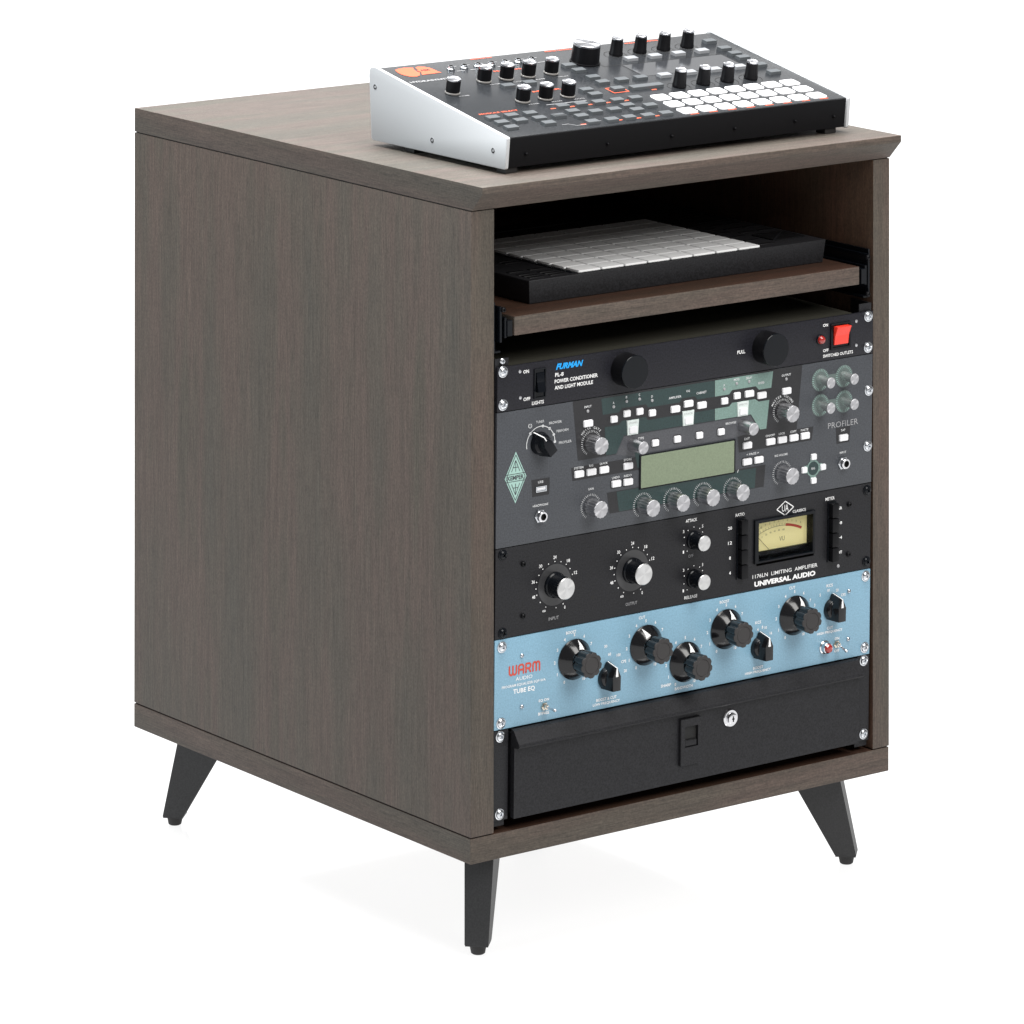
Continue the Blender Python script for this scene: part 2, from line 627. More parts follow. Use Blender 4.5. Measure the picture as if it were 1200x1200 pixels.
def leg_mesh():
    bm = bmesh.new()
    # diagonal plane: s = towards the cabinet's middle, t = across
    top_o, top_i, bot_o, bot_i = 8.5, 62.5, -9.5, 12.5
    zt, zb = LEGH, 11.0
    wt, wb = 14.6, 11.8
    th = 2.6
    def P(s, t, z):
        return bm.verts.new((s, t, z))
    n = 7
    out = {}
    for side in (-1, 1):
        for k in range(n+1):
            f = k/n
            z = zb+(zt-zb)*f
            so = bot_o+(top_o-bot_o)*f
            # the inner edge flares out towards the top
            si = bot_i+(top_i-bot_i)*f
            w = wb+(wt-wb)*f
            for kk, (s, t) in enumerate(((so, side*w), (si, side*w), (si, side*(w-th)), (so+th, side*(w-th)))):
                out[(side, k, kk)] = P(s, t, z)
    for side in (-1, 1):
        for k in range(n):
            for kk in range(3):
                bm.faces.new((out[(side, k, kk)], out[(side, k, kk+1)], out[(side, k+1, kk+1)], out[(side, k+1, kk)]))
        for k in (0, n):
            bm.faces.new([out[(side, k, kk)] for kk in range(4)])
    for k in range(n):
        bm.faces.new((out[(-1, k, 0)], out[(1, k, 0)], out[(1, k+1, 0)], out[(-1, k+1, 0)]))
        bm.faces.new((out[(-1, k, 3)], out[(1, k, 3)], out[(1, k+1, 3)], out[(-1, k+1, 3)]))
    for k in (0, n):
        bm.faces.new((out[(-1, k, 0)], out[(1, k, 0)], out[(1, k, 3)], out[(-1, k, 3)]))
    # foot plate closing the bottom and mounting plate under the board
    box_bm(bm, bot_o+0.5, bot_i-0.3, -wb+0.4, wb-0.4, zb-1.5, zb+2)
    box_bm(bm, top_o+3, top_i+10, -wt+3, wt-3, zt-3.0, zt-0.2)
    es = [e for e in bm.edges if len(e.link_faces) == 2 and e.calc_face_angle(0) > 1.2]
    return fin(bm, 'leg', M['leg'], 30)


LEG = leg_mesh()
FOOT = lathe('foot', [(0, 0), (5.6, 0), (7.0, 1.0), (7.8, 5), (8.6, 11.0), (0, 11.0)], M['rubber'], 28)
for x, y, ang in ((-2.0, 25.0, 45), (478.8, 31.0, 135), (-7.2, 563.0, -45), (480.0, 570.0, -135)):
    lg = cpart('leg', LEG, x, y, ZF, Matrix.Rotation(R(ang), 4, 'Z'))
    link('foot', FOOT, lg, (1.5, 0, 0))

# rack rails behind the ears of the units
RL = R(0.9)            # the rack stands a hair steeper than the cabinet front


def rail_mesh():
    bm = bmesh.new()
    box_bm(bm, 0.2, 16.5, -6.0, 452.0, -5.2, -3.4)
    box_bm(bm, 0.2, 2.0, -6.0, 452.0, -34.0, -5.4)
    return fin(bm, 'rack_rail', M['drawer'])


rackF = Frame(cab, (0-cx, 3.0-cy, 0-ZF), R(90)+RL)
rackF.add('rack_rail', rail_mesh(), -0.9, 0)
rackF.add('rack_rail', rail_mesh(), 483.0, 0, 0, 0, Matrix.Scale(-1, 4, (1, 0, 0)))
rackF.add('clip_nut', screw_mesh('clip_nut', 3.4, M['steel'], False), 7.5, 449.5, -3.4)

# pull-out shelf on slides
bm = bmesh.new()
box_bm(bm, 18.5, 461.5, -6.5, 470, 0, 18.6)
bevel_all(bm, 0.7, 2)
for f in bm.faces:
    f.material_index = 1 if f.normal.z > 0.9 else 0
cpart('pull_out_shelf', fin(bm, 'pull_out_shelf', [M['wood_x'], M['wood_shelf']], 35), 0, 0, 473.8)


def slide_mesh(sg):
    bm = bmesh.new()
    x = lambda a, c: (min(a*sg, c*sg), max(a*sg, c*sg))
    for (a, c, y0, y1, z0, z1) in ((0.3, 2.4, 2, 470, 457, 507), (2.4, 9.0, 2, 470, 457, 459.2), (2.4, 6.5, 6, 470, 496, 500), (4.5, 7.0, -3, 470, 468, 503),
                                   (9.5, 12.0, -4, 470, 472, 492), (12.0, 18.0, -5.5, 470, 473.5, 489), (7.0, 9.5, 0, 460, 476, 488)):
        p, q = x(a, c)
        box_bm(bm, p, q, y0, y1, z0, z1)
    bevel_all(bm, 0.35, 1)
    return fin(bm, 'drawer_slide', M['gloss'], 35)


SCT = screw_mesh('slide_screw', 2.6, M['satin'], False)
s1 = cpart('drawer_slide', slide_mesh(1), -0.9, 0, 0)
s2 = cpart('drawer_slide', slide_mesh(-1), 483.5, 0, 0)
rx90 = Matrix.Rotation(R(90), 4, 'X')
link('slide_screw', SCT, s1, (8, -3.0, 500), rx90)
link('slide_screw', SCT, s2, (-8, -3.0, 500), rx90)
link('slide_screw', SCT, s2, (-8, -3.0, 462), rx90)


# ================================================================== RACK UNITS
def unit(name, label, cat, z0, nu, panel_mat, mesh_extra=None, depth=220, chm='chassis', t=3.0):
    """an empty at the unit's base, its front panel with ears, and its chassis"""
    Y = 3.0-math.tan(RL)*z0
    root = thing(name, label, cat, (241.3, Y, z0-ZF))
    F = Frame(root, (-241.3, 3.0-Y, -z0), R(90)+RL)
    bm = bmesh.new()
    if mesh_extra:
        hx0, hx1, hz0, hz1 = mesh_extra
        o = [(0, z0+0.35), (482.6, z0+0.35), (482.6, z0+nu*44.45-0.35), (0, z0+nu*44.45-0.35)]
        oi = [(0.4, z0+0.75), (482.2, z0+0.75), (482.2, z0+nu*44.45-0.75), (0.4, z0+nu*44.45-0.75)]
        hh = [(hx0, hz0), (hx1, hz0), (hx1, hz1), (hx0, hz1)]
        lv = [[bm.verts.new((x, y, h)) for x, y in P] for P, h in ((hh, -t), (o, -t), (o, -0.4), (oi, 0), (hh, 0))]
        lv.append(lv[0])
        for a, b in zip(lv, lv[1:]):
            for k in range(4):
                j = (k+1) % 4
                bm.faces.new((a[k], a[j], b[j], b[k]))
    else:
        box_bm(bm, 0, 482.6, z0+0.35, z0+nu*44.45-0.35, -t, 0)
        bevel_all(bm, 0.45, 2)
    F.add('front_panel', fin(bm, 'front_panel', panel_mat, 35))
    F.add('chassis', box('chassis', 20, 462, z0+1.5, z0+nu*44.45-1.8, -depth, -t-(9.0 if mesh_extra else 0.1), M[chm], 0.5))
    return root, F


def c(u, v):
    """apparent position measured on the nominal front plane -> position on the leaning rack plane"""
    d = 3.0-0.0157*v
    return u+0.75*(d+1), v-0.38*(d+1)


def T(F, key, s, u, v, size, width=None, **k):
    uu, vv = c(u, v)
    F.print_text(key, s, uu, vv, size, width, **k)


def A(F, name, me, u, v, h=0, rz=0, extra=None):
    uu, vv = c(u, v)
    return F.add(name, me, uu, vv, h, rz, extra)


# ---- 1U power conditioner ------------------------------------------------
pc, F = unit('power_conditioner', 'black one-unit power conditioner with two round lamps and red rocker, topmost in the rack', 'power conditioner', 400.05, 1, M['black'])
for u, v in ((8.6, 438.6), (8.6, 406.4), (478.0, 438.2), (477.6, 406.4)):
    A(F, 'screw', SCREW, u, v, 0, random.random()*3)
HOLE = lathe('rivet', [(1.7, 0), (1.6, 0.4), (1.0, 0.5), (0.9, 0.1), (0, 0.1)], M['alu'], 14)
for u, v in ((29.3, 436.3), (29.8, 410.7), (461.9, 435), (461.9, 410.3)):
    A(F, 'rivet', HOLE, u, v)
sf = A(F, 'light_switch', switch_frame('switch_frame', 14.6, 29.5, 1.6, 1.3, M['gloss']), 53.4, 422.2)
link('rocker', rocker('rocker', 9.5, 19, 5.5, M['gloss']), sf, (0, 1.0, 0.3))
sf = A(F, 'outlet_switch', switch_frame('switch_frame', 26.5, 27.0, 1.6, 2.0, M['gloss']), 440.2, 423.0)
link('rocker', rocker('rocker', 18.5, 19.5, 7.5, M['red']), sf, (0.0, 0.8, 0.3), Matrix.Rotation(math.pi, 4, 'Z'))
lp = A(F, 'indicator_lamp', lathe('indicator_lamp', [(5.2, 0), (5.2, 1.2), (4.4, 1.6)], M['gloss'], 24), 413.4, 421.8)
link('lens', lathe('lens', [(4.4, 0), (4.3, 1.5), (3.6, 3.0), (2.2, 4.0), (0, 4.3)], M['jewel'], 24), lp, (0, 0, 1.2))
for u in (158.4, 339.8):
    k = A(F, 'pull_out_lamp', lathe('pull_out_lamp', [(16.6, 0), (16.6, 17.2)], M['satin'], 56), u, 423.2)
    link('end_cap', lathe('end_cap', [(16.6, 0), (16.6, 0.9), (16.1, 1.3), (15.2, 1.35), (0, 1.15)], M['gloss'], 56), k, (0, 0, 17.2))
T(F, 'w', 'ON', 36.9, 435.4, 3.4, 7.0, bold=.02)
T(F, 'w', 'OFF', 37.8, 408.5, 3.4, 8.4, bold=.02)
T(F, 'w', 'LIGHTS', 51.4, 403.4, 3.6, 14.6, bold=.02)
T(F, 'w', 'PL-8', 72.6, 427.6, 3.8, 10.4, bold=.02, align='LEFT')
T(F, 'w', 'POWER CONDITIONER', 72.0, 421.2, 3.8, 53.5, bold=.02, align='LEFT')
T(F, 'w', 'AND LIGHT MODULE', 72.0, 415.0, 3.8, 47.5, bold=.02, align='LEFT')
T(F, 'w', 'PULL', 308.9, 421.8, 3.6, 10.2, bold=.02)
T(F, 'w', 'ON', 420.4, 435.7, 3.2, 6.6, bold=.02)
T(F, 'w', 'OFF', 420.8, 409.9, 3.2, 7.2, bold=.02)
T(F, 'w', 'SWITCHED OUTLETS', 437.3, 404.2, 3.2, 40, bold=.02)
F.flush('w', 'lettering', M['white'])
T(F, 'c', 'FURMAN', 90.5, 435.4, 6.0, 34.0, bold=.045, shear=0.35)
F.flush('c', 'brand_lettering', M['cyan'])

# ---- 3U profiling amplifier ---------------------------------------------
kp, F = unit('guitar_amp_profiler', 'dark grey three-unit amplifier with green display and silver knobs below the power conditioner', 'amplifier', 266.7, 3, M['kemper'])
for u, v in ((478.8, 362.0), (477.4, 304.9)):
    A(F, 'screw', SCREW, u, v, 0, random.random()*3)


def cp(P):
    return [c(*p) for p in P]


# printed colour zones
F.add('printed_zone', flat_poly('black_zone', [
    cp([(94.4, 398.9), (389.6, 398.9), (382.2, 334.4), (404.5, 334.2), (402.0, 320.6), (306.0, 320.6), (303.8, 345.0), (333.0, 339.8), (321.0, 356.6), (158.1, 356.6), (148.2, 339.7), (100.8, 339.7)]),
    cp([(92.5, 333.6), (172.0, 333.6), (177.6, 341.5), (178.6, 320.6), (94.0, 320.6)]),
    cp([(137.0, 303.2), (341.0, 303.9), (338.6, 281.7), (140.5, 282.0)]),
    cp([(43.6, 328.3), (66.2, 328.3), (65.4, 311.6), (44.6, 311.6)]),
    cp([(434.5, 328.6), (454.0, 328.6), (452.6, 312.4), (435.6, 312.4)]),
], M['k_black'], 0.10))
up = [(130.0, 397.2), (274.2, 397.2), (274.2, 381.0), (252, 381.0), (249, 384.6), (232, 384.6), (229, 381.0), (189, 381.0), (186, 384.6), (156, 384.6), (152, 381.0), (131.9, 381.0)]
lo = [(134.4, 368.4), (152, 368.4), (156, 372.0), (186, 372.0), (189, 368.6), (274.2, 368.6), (274.2, 357.2), (158.4, 357.2), (148.6, 340.4), (136.0, 340.4)]
F.add('printed_zone', flat_poly('dark_green_zone', [cp(up), cp(lo), cp([(149.3, 302.6), (328.5, 302.4), (326.9, 282.3), (152.5, 282.6)]),
                                                    cp([(170.5, 343.5), (178.0, 337.0), (178.4, 322.6), (176.0, 322.6)])], M['k_dgreen'], 0.18))
F.add('printed_zone', flat_poly('pale_green_zone', [
    cp([(274.8, 397.2), (350.8, 397.2), (348.4, 380.8), (332, 380.8), (328, 384.8), (297, 384.8), (293, 381.0), (274.8, 381.0)]),
    cp([(274.8, 368.8), (293, 368.8), (297, 372.0), (327, 372.0), (332, 368.8), (345.8, 368.8), (341.9, 340.3), (333.8, 340.3), (321.6, 357.2), (274.8, 357.2)]),
], M['k_lgreen'], 0.18))
F.add('printed_zone', flat_poly('display_surround', [cp([(149.0, 339.2), (158.6, 356.0), (320.6, 356.0), (332.4, 339.6), (301.5, 336.5), (177.5, 336.5), (172, 334.6)])], M['k_mid'], 0.16))


def keymesh(name, w, h, r=1.3, d=1.6, mat=None):
    bm = bmesh.new()
    prism_bm(bm, rrect(w, h, r), 0, d, rrect(w-0.7, h-0.7, r*0.8))
    return fin(bm, name, mat or M['key'], 50)


KW = keymesh('button', 11.6, 6.9)
KS = keymesh('button', 8.6, 6.9)
KN = keymesh('button', 7.2, 6.4)
SURR = flat_poly('button_surround', [rrect(10.4, 9.0, 2.0)], M['k_black'], 0.22)
SURW = flat_poly('button_surround', [rrect(13.4, 9.0, 2.0)], M['k_black'], 0.22)
for u, v in ((113.1, 375.0), (223.3, 375.1), (240.2, 378.4), (257.4, 374.8), (319.1, 378.5), (335.5, 374.9), (368.2, 375.1), (316.6, 326.6), (347.2, 326.4), (362.5, 326.3),
             (377.9, 326.3), (392.9, 326.4), (102.0, 326.6), (117.3, 326.6), (133.2, 326.6), (163.4, 326.4), (444.4, 317.8)):
    A(F, 'button', KW, u, v, 0.2)
for u, v in ((145.5, 375.0), (161.8, 378.5), (178.0, 378.5), (193.9, 375.1), (286.8, 375.2), (303.1, 378.5)):
    A(F, 'button', KS, u, v, 0.2)
for u, v in ((197.7, 344.8), (225.9, 344.8), (254.3, 344.9), (282.3, 344.8)):
    b_ = A(F, 'button', KS, u, v, 0.3)
    link('button_surround', SURR, b_, (0, 0, -0.25))
for u, v in ((148.3, 310.8), (163.3, 310.6), (316.4, 310.1), (331.5, 310.1)):
    b_ = A(F, 'button', KW, u, v, 0.3)
    link('button_surround', SURW, b_, (0, 0, -0.25))
for u, v in ((404.4, 303.4), (404.2, 279.2), (391.8, 291.6), (416.8, 291.4)):
    A(F, 'navigation_button', KN, u, v, 0.3)
# trapezoid keys with an inner square
for (u, v, s) in ((169.3, 363.8, 'STOMPS'), (239.9, 364.0, 'STACK'), (310.7, 364.2, 'EFFECTS')):
    bm = bmesh.new()
    o = [(-7.6, 7.6), (-6.6, -7.4), (6.6, -7.4), (7.6, 7.6)]
    prism_bm(bm, o, 0, 1.0, [(x*0.95, y*0.95) for x, y in o])
    b_ = A(F, 'section_button', fin(bm, 'section_button', new_mat('mint_white_plastic', (0.60, 0.66, 0.64), 0.4) if 'mint_white_plastic' not in bpy.data.materials else bpy.data.materials['mint_white_plastic']), u, v, 0.2)
    link('button', keymesh('button', 10.2, 7.2, 1.0, 1.2), b_, (0, -2.2, 1.0))
    T(F, 'ink', s, u, v+4.6, 2.0, 11.0)
F.flush('ink', 'key_lettering', M['greyprint'], 1.26)
# display
bm = bmesh.new()
prism_bm(bm, [(-61.6, -17.2), (61.6, -17.2), (61.6, 17.2), (-61.6, 17.2)], 0, 0.9)
dz = A(F, 'display', fin(bm, 'display', M['gloss']), 239.2, 318.0, 0.2)
link('screen', flat_poly('screen', [rrect(119.6, 32.0, 0.8)], M['lcd'], 1.05), dz)
# knobs
body, cap = knob_silver(8.6, 16.6)
sm_b = lathe('knob', [(6.3, 0), (6.3, 17.2)], M['alu'], 40)
sm_c = lathe('cap', [(6.3, 0), (6.3, 0.9), (5.7, 1.5), (0, 1.5)], M['alucap'], 40)
marks = []
for u, v in ((117.3, 355.3), (363.0, 355.4), (116.6, 292.7), (362.6, 292.4), (182.4, 284.8), (220.7, 284.6), (259.1, 284.7), (297.8, 284.5)):
    k = A(F, 'knob', body, u, v, 0.2, random.random()*6)
    link('cap', cap, k, (0, 0, 15.8))
    uu, vv = c(u, v)
    for j, q in enumerate(ring_ticks(uu, vv, 10.4, 12.6, 31, w=0.42)):
        marks.append(q)
    if v < 290:
        marks.append(bar(uu+6, vv+16.2, uu+7.4, vv+19.2, 0.7))
for u, v in ((169.2, 346.8), (310.8, 347.0)):
    k = A(F, 'small_knob', sm_b, u, v, 0.2)
    link('cap', sm_c, k, (0, 0, 17.0))
# four clear level knobs on joined mint rings
mk_b = lathe('knob', [(5.4, 0), (4.6, 9), (4.6, 16.4)], M['glassring'], 32)
mk_c = lathe('cap', [(5.6, 0), (5.6, 1.0), (5.1, 1.5), (0, 1.5)], M['alucap'], 32)
ringset = []
gticks = []
for v in (380.6, 354.8):
    (a0, b0), (a1, b1) = c(413.6, v), c(445.2, v)
    ringset += [disc(a0, b0, 11.6, 40), disc(a1, b1, 11.6, 40), [(a0+9, b0-4.2), (a1-9, b1-4.2), (a1-9, b1+4.2), (a0+9, b0+4.2)]]
    for q in (a0, a1):
        gticks += ring_ticks(q, b0, 8.6, 11.0, 28, -165, 165, 0.4)
F.add('scale_ring', flat_poly('scale_ring', ringset[:2]+ringset[3:5], new_mat('muted_green_print', (0.100, 0.130, 0.124), 0.45), 0.2))
F.add('scale_bar', flat_poly('scale_bar', [ringset[2], ringset[5]], bpy.data.materials['muted_green_print'], 0.16))
F.flush('none', 'scale_marks', M['k_emblem'], 0.3, gticks)
for u in (413.6, 445.2):
    for v in (380.6, 354.8):
        k = A(F, 'level_knob', mk_b, u, v, 0.2)
        link('cap', mk_c, k, (0, 0, 16.0))
# mode selector
bm = bmesh.new()
lathe_bm(bm, [(11.4, 0.2), (11.2, 2.0), (10.0, 5.5), (8.4, 7.5), (0, 7.5)], 40)
prism_bm(bm, [(-8.2, -9.0), (8.2, -9.0), (8.4, 2.0), (2.2, 14.6), (-2.2, 14.6), (-8.4, 2.0)], 1.0, 16.0,
         [(-5.0, -10.0), (5.0, -10.0), (5.2, 3.0), (0.9, 11.4), (-0.9, 11.4), (-5.2, 3.0)])
bevel_all(bm, 0.4, 2)
sel = A(F, 'mode_selector', fin(bm, 'mode_selector', M['gloss'], 30), 53.8, 363.2, 0.2, R(36))
bm = bmesh.new()
bm.faces.new([bm.verts.new(p) for p in ((-0.6, 14.85, 1.2), (0.6, 14.85, 1.2), (0.6, 11.65, 16.0), (-0.6, 11.65, 16.0))])
bm.faces.new([bm.verts.new(p) for p in ((-0.5, 11.4, 16.15), (0.5, 11.4, 16.15), (0.5, 7.0, 16.15), (-0.5, 7.0, 16.15))])
link('pointer_line', fin(bm, 'pointer_line', M['white']), sel)
marks += arc_band(*c(54.8, 362.5), 17.0, 17.8, -100, 92, 30)
for a_ in (-48, 8, 38, 66, 90):
    marks.append(disc(*polar(*c(54.8, 362.5), 17.4, a_), 1.5, 8))
marks += ring_ticks(*c(41.8, 381.6), 0, 0.1, 2)
marks += arc_band(*c(41.8, 381.6), 1.7, 2.3, 20, 340, 12)
T(F, 'w', 'I', 41.8, 382.4, 2.4)
for s, u, v, w_ in (('TUNER', 54.0, 384.3, 10), ('BROWSER', 72.8, 381.3, 15.5), ('PERFORM', 81.6, 372.3, 14.5), ('PROFILER', 85.0, 360.5, 15.5)):
    T(F, 'w', s, u, v, 2.5, w_)
for s, u, v, w_ in (('INPUT', 113.2, 391.5, 9.0), ('A', 145.3, 391.2, 2.0), ('B', 161.6, 394.8, 2.0), ('C', 177.8, 395.0, 2.0), ('D', 193.9, 391.4, 2.0), ('AMPLIFIER', 223.3, 386.9, 16), ('EQ', 240.2, 391.0, 4.5),
                    ('CABINET', 257.2, 387.3, 13), ('X', 286.6, 391.1, 2.0), ('MOD', 302.8, 394.8, 7), ('DELAY', 319.1, 394.5, 8), ('REVERB', 335.1, 387.5, 8), ('OUTPUT', 368.0, 391.3, 12),
                    ('TYPE', 179.9, 351.6, 7.6), ('BROWSE', 295.5, 351.9, 13.5), ('EXIT', 316.4, 333.3, 7), ('ON/OFF', 347.0, 332.6, 12), ('LOCK', 362.4, 332.6, 8), ('COPY', 377.6, 332.6, 8.4), ('PASTE', 392.6, 332.4, 10),
                    ('SYSTEM', 101.8, 332.7, 11.5), ('RIG', 117.3, 332.9, 5), ('QUICK', 133.0, 332.8, 10), ('STORE', 163.2, 332.6, 10), ('UNDO', 148.2, 316.9, 9.5), ('REDO', 163.3, 316.8, 9.5),
                    ('< PAGE >', 324.0, 317.2, 16), ('RIG VOLUME', 361.6, 310.9, 17), ('GAIN', 117.0, 309.9, 7), ('TAP', 444.0, 325.4, 6), ('INPUT', 444.0, 302.6, 8.5), ('HEADPHONE', 54.6, 302.6, 19), ('USB', 54.8, 325.2, 6.5),
                    ('RIG', 404.2, 291.5, 4.6)):
    T(F, 'w', s, u, v, 2.3, w_, bold=.012)


def arc_text(F, key, s, u, v, r, a0, a1, size):
    uu, vv = c(u, v)
    n = len(s)
    for i, ch in enumerate(s):
        if ch == ' ':
            continue
        a = a0+(a1-a0)*i/(n-1)
        x, y = polar(uu, vv, r, a)
        F.print_text(key, ch, x, y, size, None, rot=-R(a), bold=.012)


arc_text(F, 'w', 'NOISE GATE', 117.3, 355.3, 15.2, -48, 46, 2.4)
arc_text(F, 'w', 'MASTER VOLUME', 363.0, 355.4, 15.2, -60, 60, 2.4)
F.flush('w', 'lettering', M['tick'], 0.3, marks)
leds = []
for u, v in ((112.9, 387.1), (145.3, 387.3), (161.6, 390.7), (177.9, 390.8), (193.9, 387.4), (286.6, 387.2), (302.8, 390.8), (319.1, 390.8), (368.0, 387.2)):
    A(F, 'indicator_lamp', lathe('indicator_lamp', [(1.6, 0), (1.5, 0.7), (0.9, 1.1), (0, 1.2)], M['greyprint'], 12) if not leds else leds[0], u, v, 0.2)
    if not leds:
        leds.append(bpy.data.meshes['indicator_lamp.001'] if 'indicator_lamp.001' in bpy.data.meshes else None)
T(F, 'p', 'PROFILER', 444.0, 332.2, 6.0, 40.5)
F.flush('p', 'model_lettering', M['greyprint'], 0.3)
# maker's diamond emblem
cu, cv = 24.1, 333.6
uu, vv = c(cu, cv)
dm = [(uu, vv+25.4), (uu+13.2, vv), (uu, vv-25.4), (uu-13.2, vv)]
F.add('emblem', flat_poly('emblem', [dm], M['k_emblem'], 0.15))
inner = []
for s_ in (0.88, ):
    q = [(uu, vv+25.4*s_), (uu+13.2*s_, vv), (uu, vv-25.4*s_), (uu-13.2*s_, vv)]
    for i in range(4):
        inner.append(bar(*q[i], *q[(i+1) % 4], 0.8))
inner.append(bar(uu-12.2, vv+3.6, uu+12.2, vv+3.6, 0.6))
inner.append(bar(uu-12.2, vv-3.6, uu+12.2, vv-3.6, 0.6))
for s_ in (1, -1):
    inner += [bar(uu-5, vv+s_*6, uu, vv+s_*17, 0.7), bar(uu+5, vv+s_*6, uu, vv+s_*17, 0.7), bar(uu-3.2, vv+s_*10, uu+3.2, vv+s_*10, 0.7), bar(uu, vv+s_*6, uu, vv+s_*16, 0.7)]
F.print_text('e', 'KEMPER', uu, vv, 4.4, 20.0, 0.03)
F.flush('e', 'emblem_lettering', M['kemper'], 0.25, inner)
# navigation cross
uu, vv = c(404.2, 291.6)
F.add('navigation_ring', flat_poly('navigation_ring', [disc(uu, vv, 8.2, 28)], M['k_dgreen'], 0.2))
F.flush('none', 'navigation_outline', M['k_lgreen'], 0.26, arc_band(uu, vv, 7.0, 8.6, 0, 360, 28)+[bar(uu-12, vv, uu-8, vv, 8), bar(uu+8, vv, uu+12, vv, 8), bar(uu, vv+8, uu, vv+11, 8), bar(uu, vv-8, uu, vv-11, 8)])
# usb port and jacks
us = A(F, 'usb_port', switch_frame('usb_port', 13.0, 5.4, 1.3, 0.7, M['steel']), 54.9, 318.4, 0.1)
link('tongue', box('tongue', -5.2, 5.2, -0.2, 1.3, 0.2, 1.1, M['key']), us)
JACK = lathe('jack_socket', [(7.2, 0), (7.2, 1.4), (6.2, 2.2), (5.2, 2.2), (5.0, 5.0), (3.6, 5.2), (3.3, 1.0), (0, 1.0)], [M['steel'], M['slot']], 6, mis=[0, 0, 0, 0, 0, 1, 1], smooth=None)
JTH = lathe('thread', [(5.4, 0), (5.4, 3.2), (4.8, 3.8), (3.4, 3.8), (3.2, 0.4), (0, 0.4)], [M['chrome'], M['slot']], 28, mis=[0, 0, 0, 1, 1])
for u, v in ((54.0, 292.0), (444.0, 291.8)):
    j = A(F, 'jack_socket', JACK, u, v, 0.1)
    link('thread', JTH, j, (0, 0, 2.3))

# ---- 2U limiting amplifier ----------------------------------------------
la, F = unit('limiting_amplifier', 'black two-unit limiting amplifier with cream needle meter, directly above the blue equalizer', 'compressor', 177.8, 2, M['black1176'], (330.0, 406.0, 202.0, 248.0))
for u, v in ((8.6, 260.2), (8.4, 184.0), (476.8, 259.2), (476.0, 186.0)):
    A(F, 'screw', SCREW_B, u, v, 0, random.random()*3)
for u, v in ((33.2, 248.0), (32.8, 197.2), (452.4, 248.2), (451.3, 197.2)):
    A(F, 'small_screw', SMALL_B, u, v)
marks = []
dial = flat_poly('dial_disc', [disc(0, 0, 20.5, 56)], new_mat('charcoal_dial', (0.032, 0.032, 0.034), 0.3), 0.25)
kb = lathe('knob', [(12.8, 0.3), (12.6, 2.5), (11.4, 3.4), (10.9, 17.5)], M['gloss'], 48)
kc = lathe('cap', [(10.7, 0), (10.7, 1.1), (10.0, 1.8), (0, 1.8)], M['spun'], 48)
for u, v, nm in ((72.1, 221.9, 'INPUT'), (169.2, 221.7, 'OUTPUT')):
    dd = A(F, 'dial_disc', dial, u, v)
    k = A(F, 'knob', kb, u, v, 0.25)
    link('cap', kc, k, (0, 0, 17.5))
    uu, vv = c(u, v)
    names = ['\u221e', '48', '36', '30', '24', '18', '12', '0']
    ang = [-152, -108, -76, -40, 0, 38, 72, 152]
    for s, a_ in zip(names, ang):
        x, y = polar(uu, vv, 27.2, a_)
        if s == '\u221e':
            marks += arc_band(x-1.0, y, 0.6, 1.1, 0, 360, 8)+arc_band(x+1.0, y, 0.6, 1.1, 0, 360, 8)
        else:
            F.print_text('w', s, x, y, 3.3, 1.9*len(s) if s != '0' else 1.7, bold=.015)
    for a_ in (-152, -130, -108, -92, -76, -58, -40, -20, 0, 19, 38, 55, 72, 130+22):
        marks.append(disc(*polar(uu, vv, 23.0, a_), 0.62, 8))
    marks.append(disc(*polar(uu, vv, 23.0, 175), 0.62, 8))
    T(F, 'g', nm, u-1.2, v-32.6, 3.2, 12.5 if nm == 'INPUT' else 14.5, bold=.01)
kb2 = lathe('knob', [(9.4, 0.2), (9.2, 2.2), (8.2, 3.0), (7.9, 16.4)], M['gloss'], 40)
kc2 = lathe('cap', [(7.8, 0), (7.8, 1.0), (7.2, 1.6), (0, 1.6)], M['spun'], 40)
for u, v in ((247.6, 240.8), (247.6, 202.0)):
    k = A(F, 'small_knob', kb2, u, v, 0.1)
    link('cap', kc2, k, (0, 0, 16.4))
    uu, vv = c(u, v)
    for a_ in (-140, -105, -70, -35, 0, 35, 60, 140):
        marks.append(disc(*polar(uu, vv, 13.0, a_), 0.6, 8))
    for s, a_ in (('1', -128), ('3', -52), ('5', 42), ('7', 118)):
        F.print_text('w', s, *polar(uu, vv, 16.8, a_), 3.0, 1.6, bold=.015)
T(F, 'w', 'ATTACK', 244.6, 261.0, 3.2, 14.5, bold=.012)
T(F, 'g', 'OFF', 243.8, 225.4, 3.0, 6.6)
T(F, 'w', 'RELEASE', 243.8, 184.4, 3.2, 16.5, bold=.012)
T(F, 'w', 'RATIO', 307.6, 257.9, 3.2, 11.5, bold=.012)
for s, v in (('20', 245.9), ('12', 231.0), ('8', 215.8), ('4', 200.7)):
    T(F, 'w', s, 294.5, v, 3.3, 5.2 if len(s) > 1 else 2.4, bold=.015)
for s, v in (('GR', 246.0), ('+8', 230.8), ('+4', 215.8), ('OFF', 200.7)):
    T(F, 'w', s, 440.0, v, 3.1, 6.0, bold=.015)
T(F, 'w', 'METER', 426.8, 257.6, 3.2, 12.2, bold=.012)
KEYB = box('push_button', -4.4, 4.4, -7.1, 7.1, 0, 6.5, M['satin'], 0.8)
for uc in (312.8, 433.2):
    A(F, 'button_bank', box('button_bank', -5.6, 5.6, -31.0, 31.0, 0, 1.4, M['gloss'], 0.4), uc-4.5, 223.6, 0.0)
    for k in range(4):
        A(F, 'push_button', KEYB, uc-4.5, 223.6+22.6-15.05*k, 1.2)
A(F, 'trim_hole', lathe('trim_hole', [(2.1, 0.12), (0, 0.12)], M['slot'], 16), 119.4, 202.0)
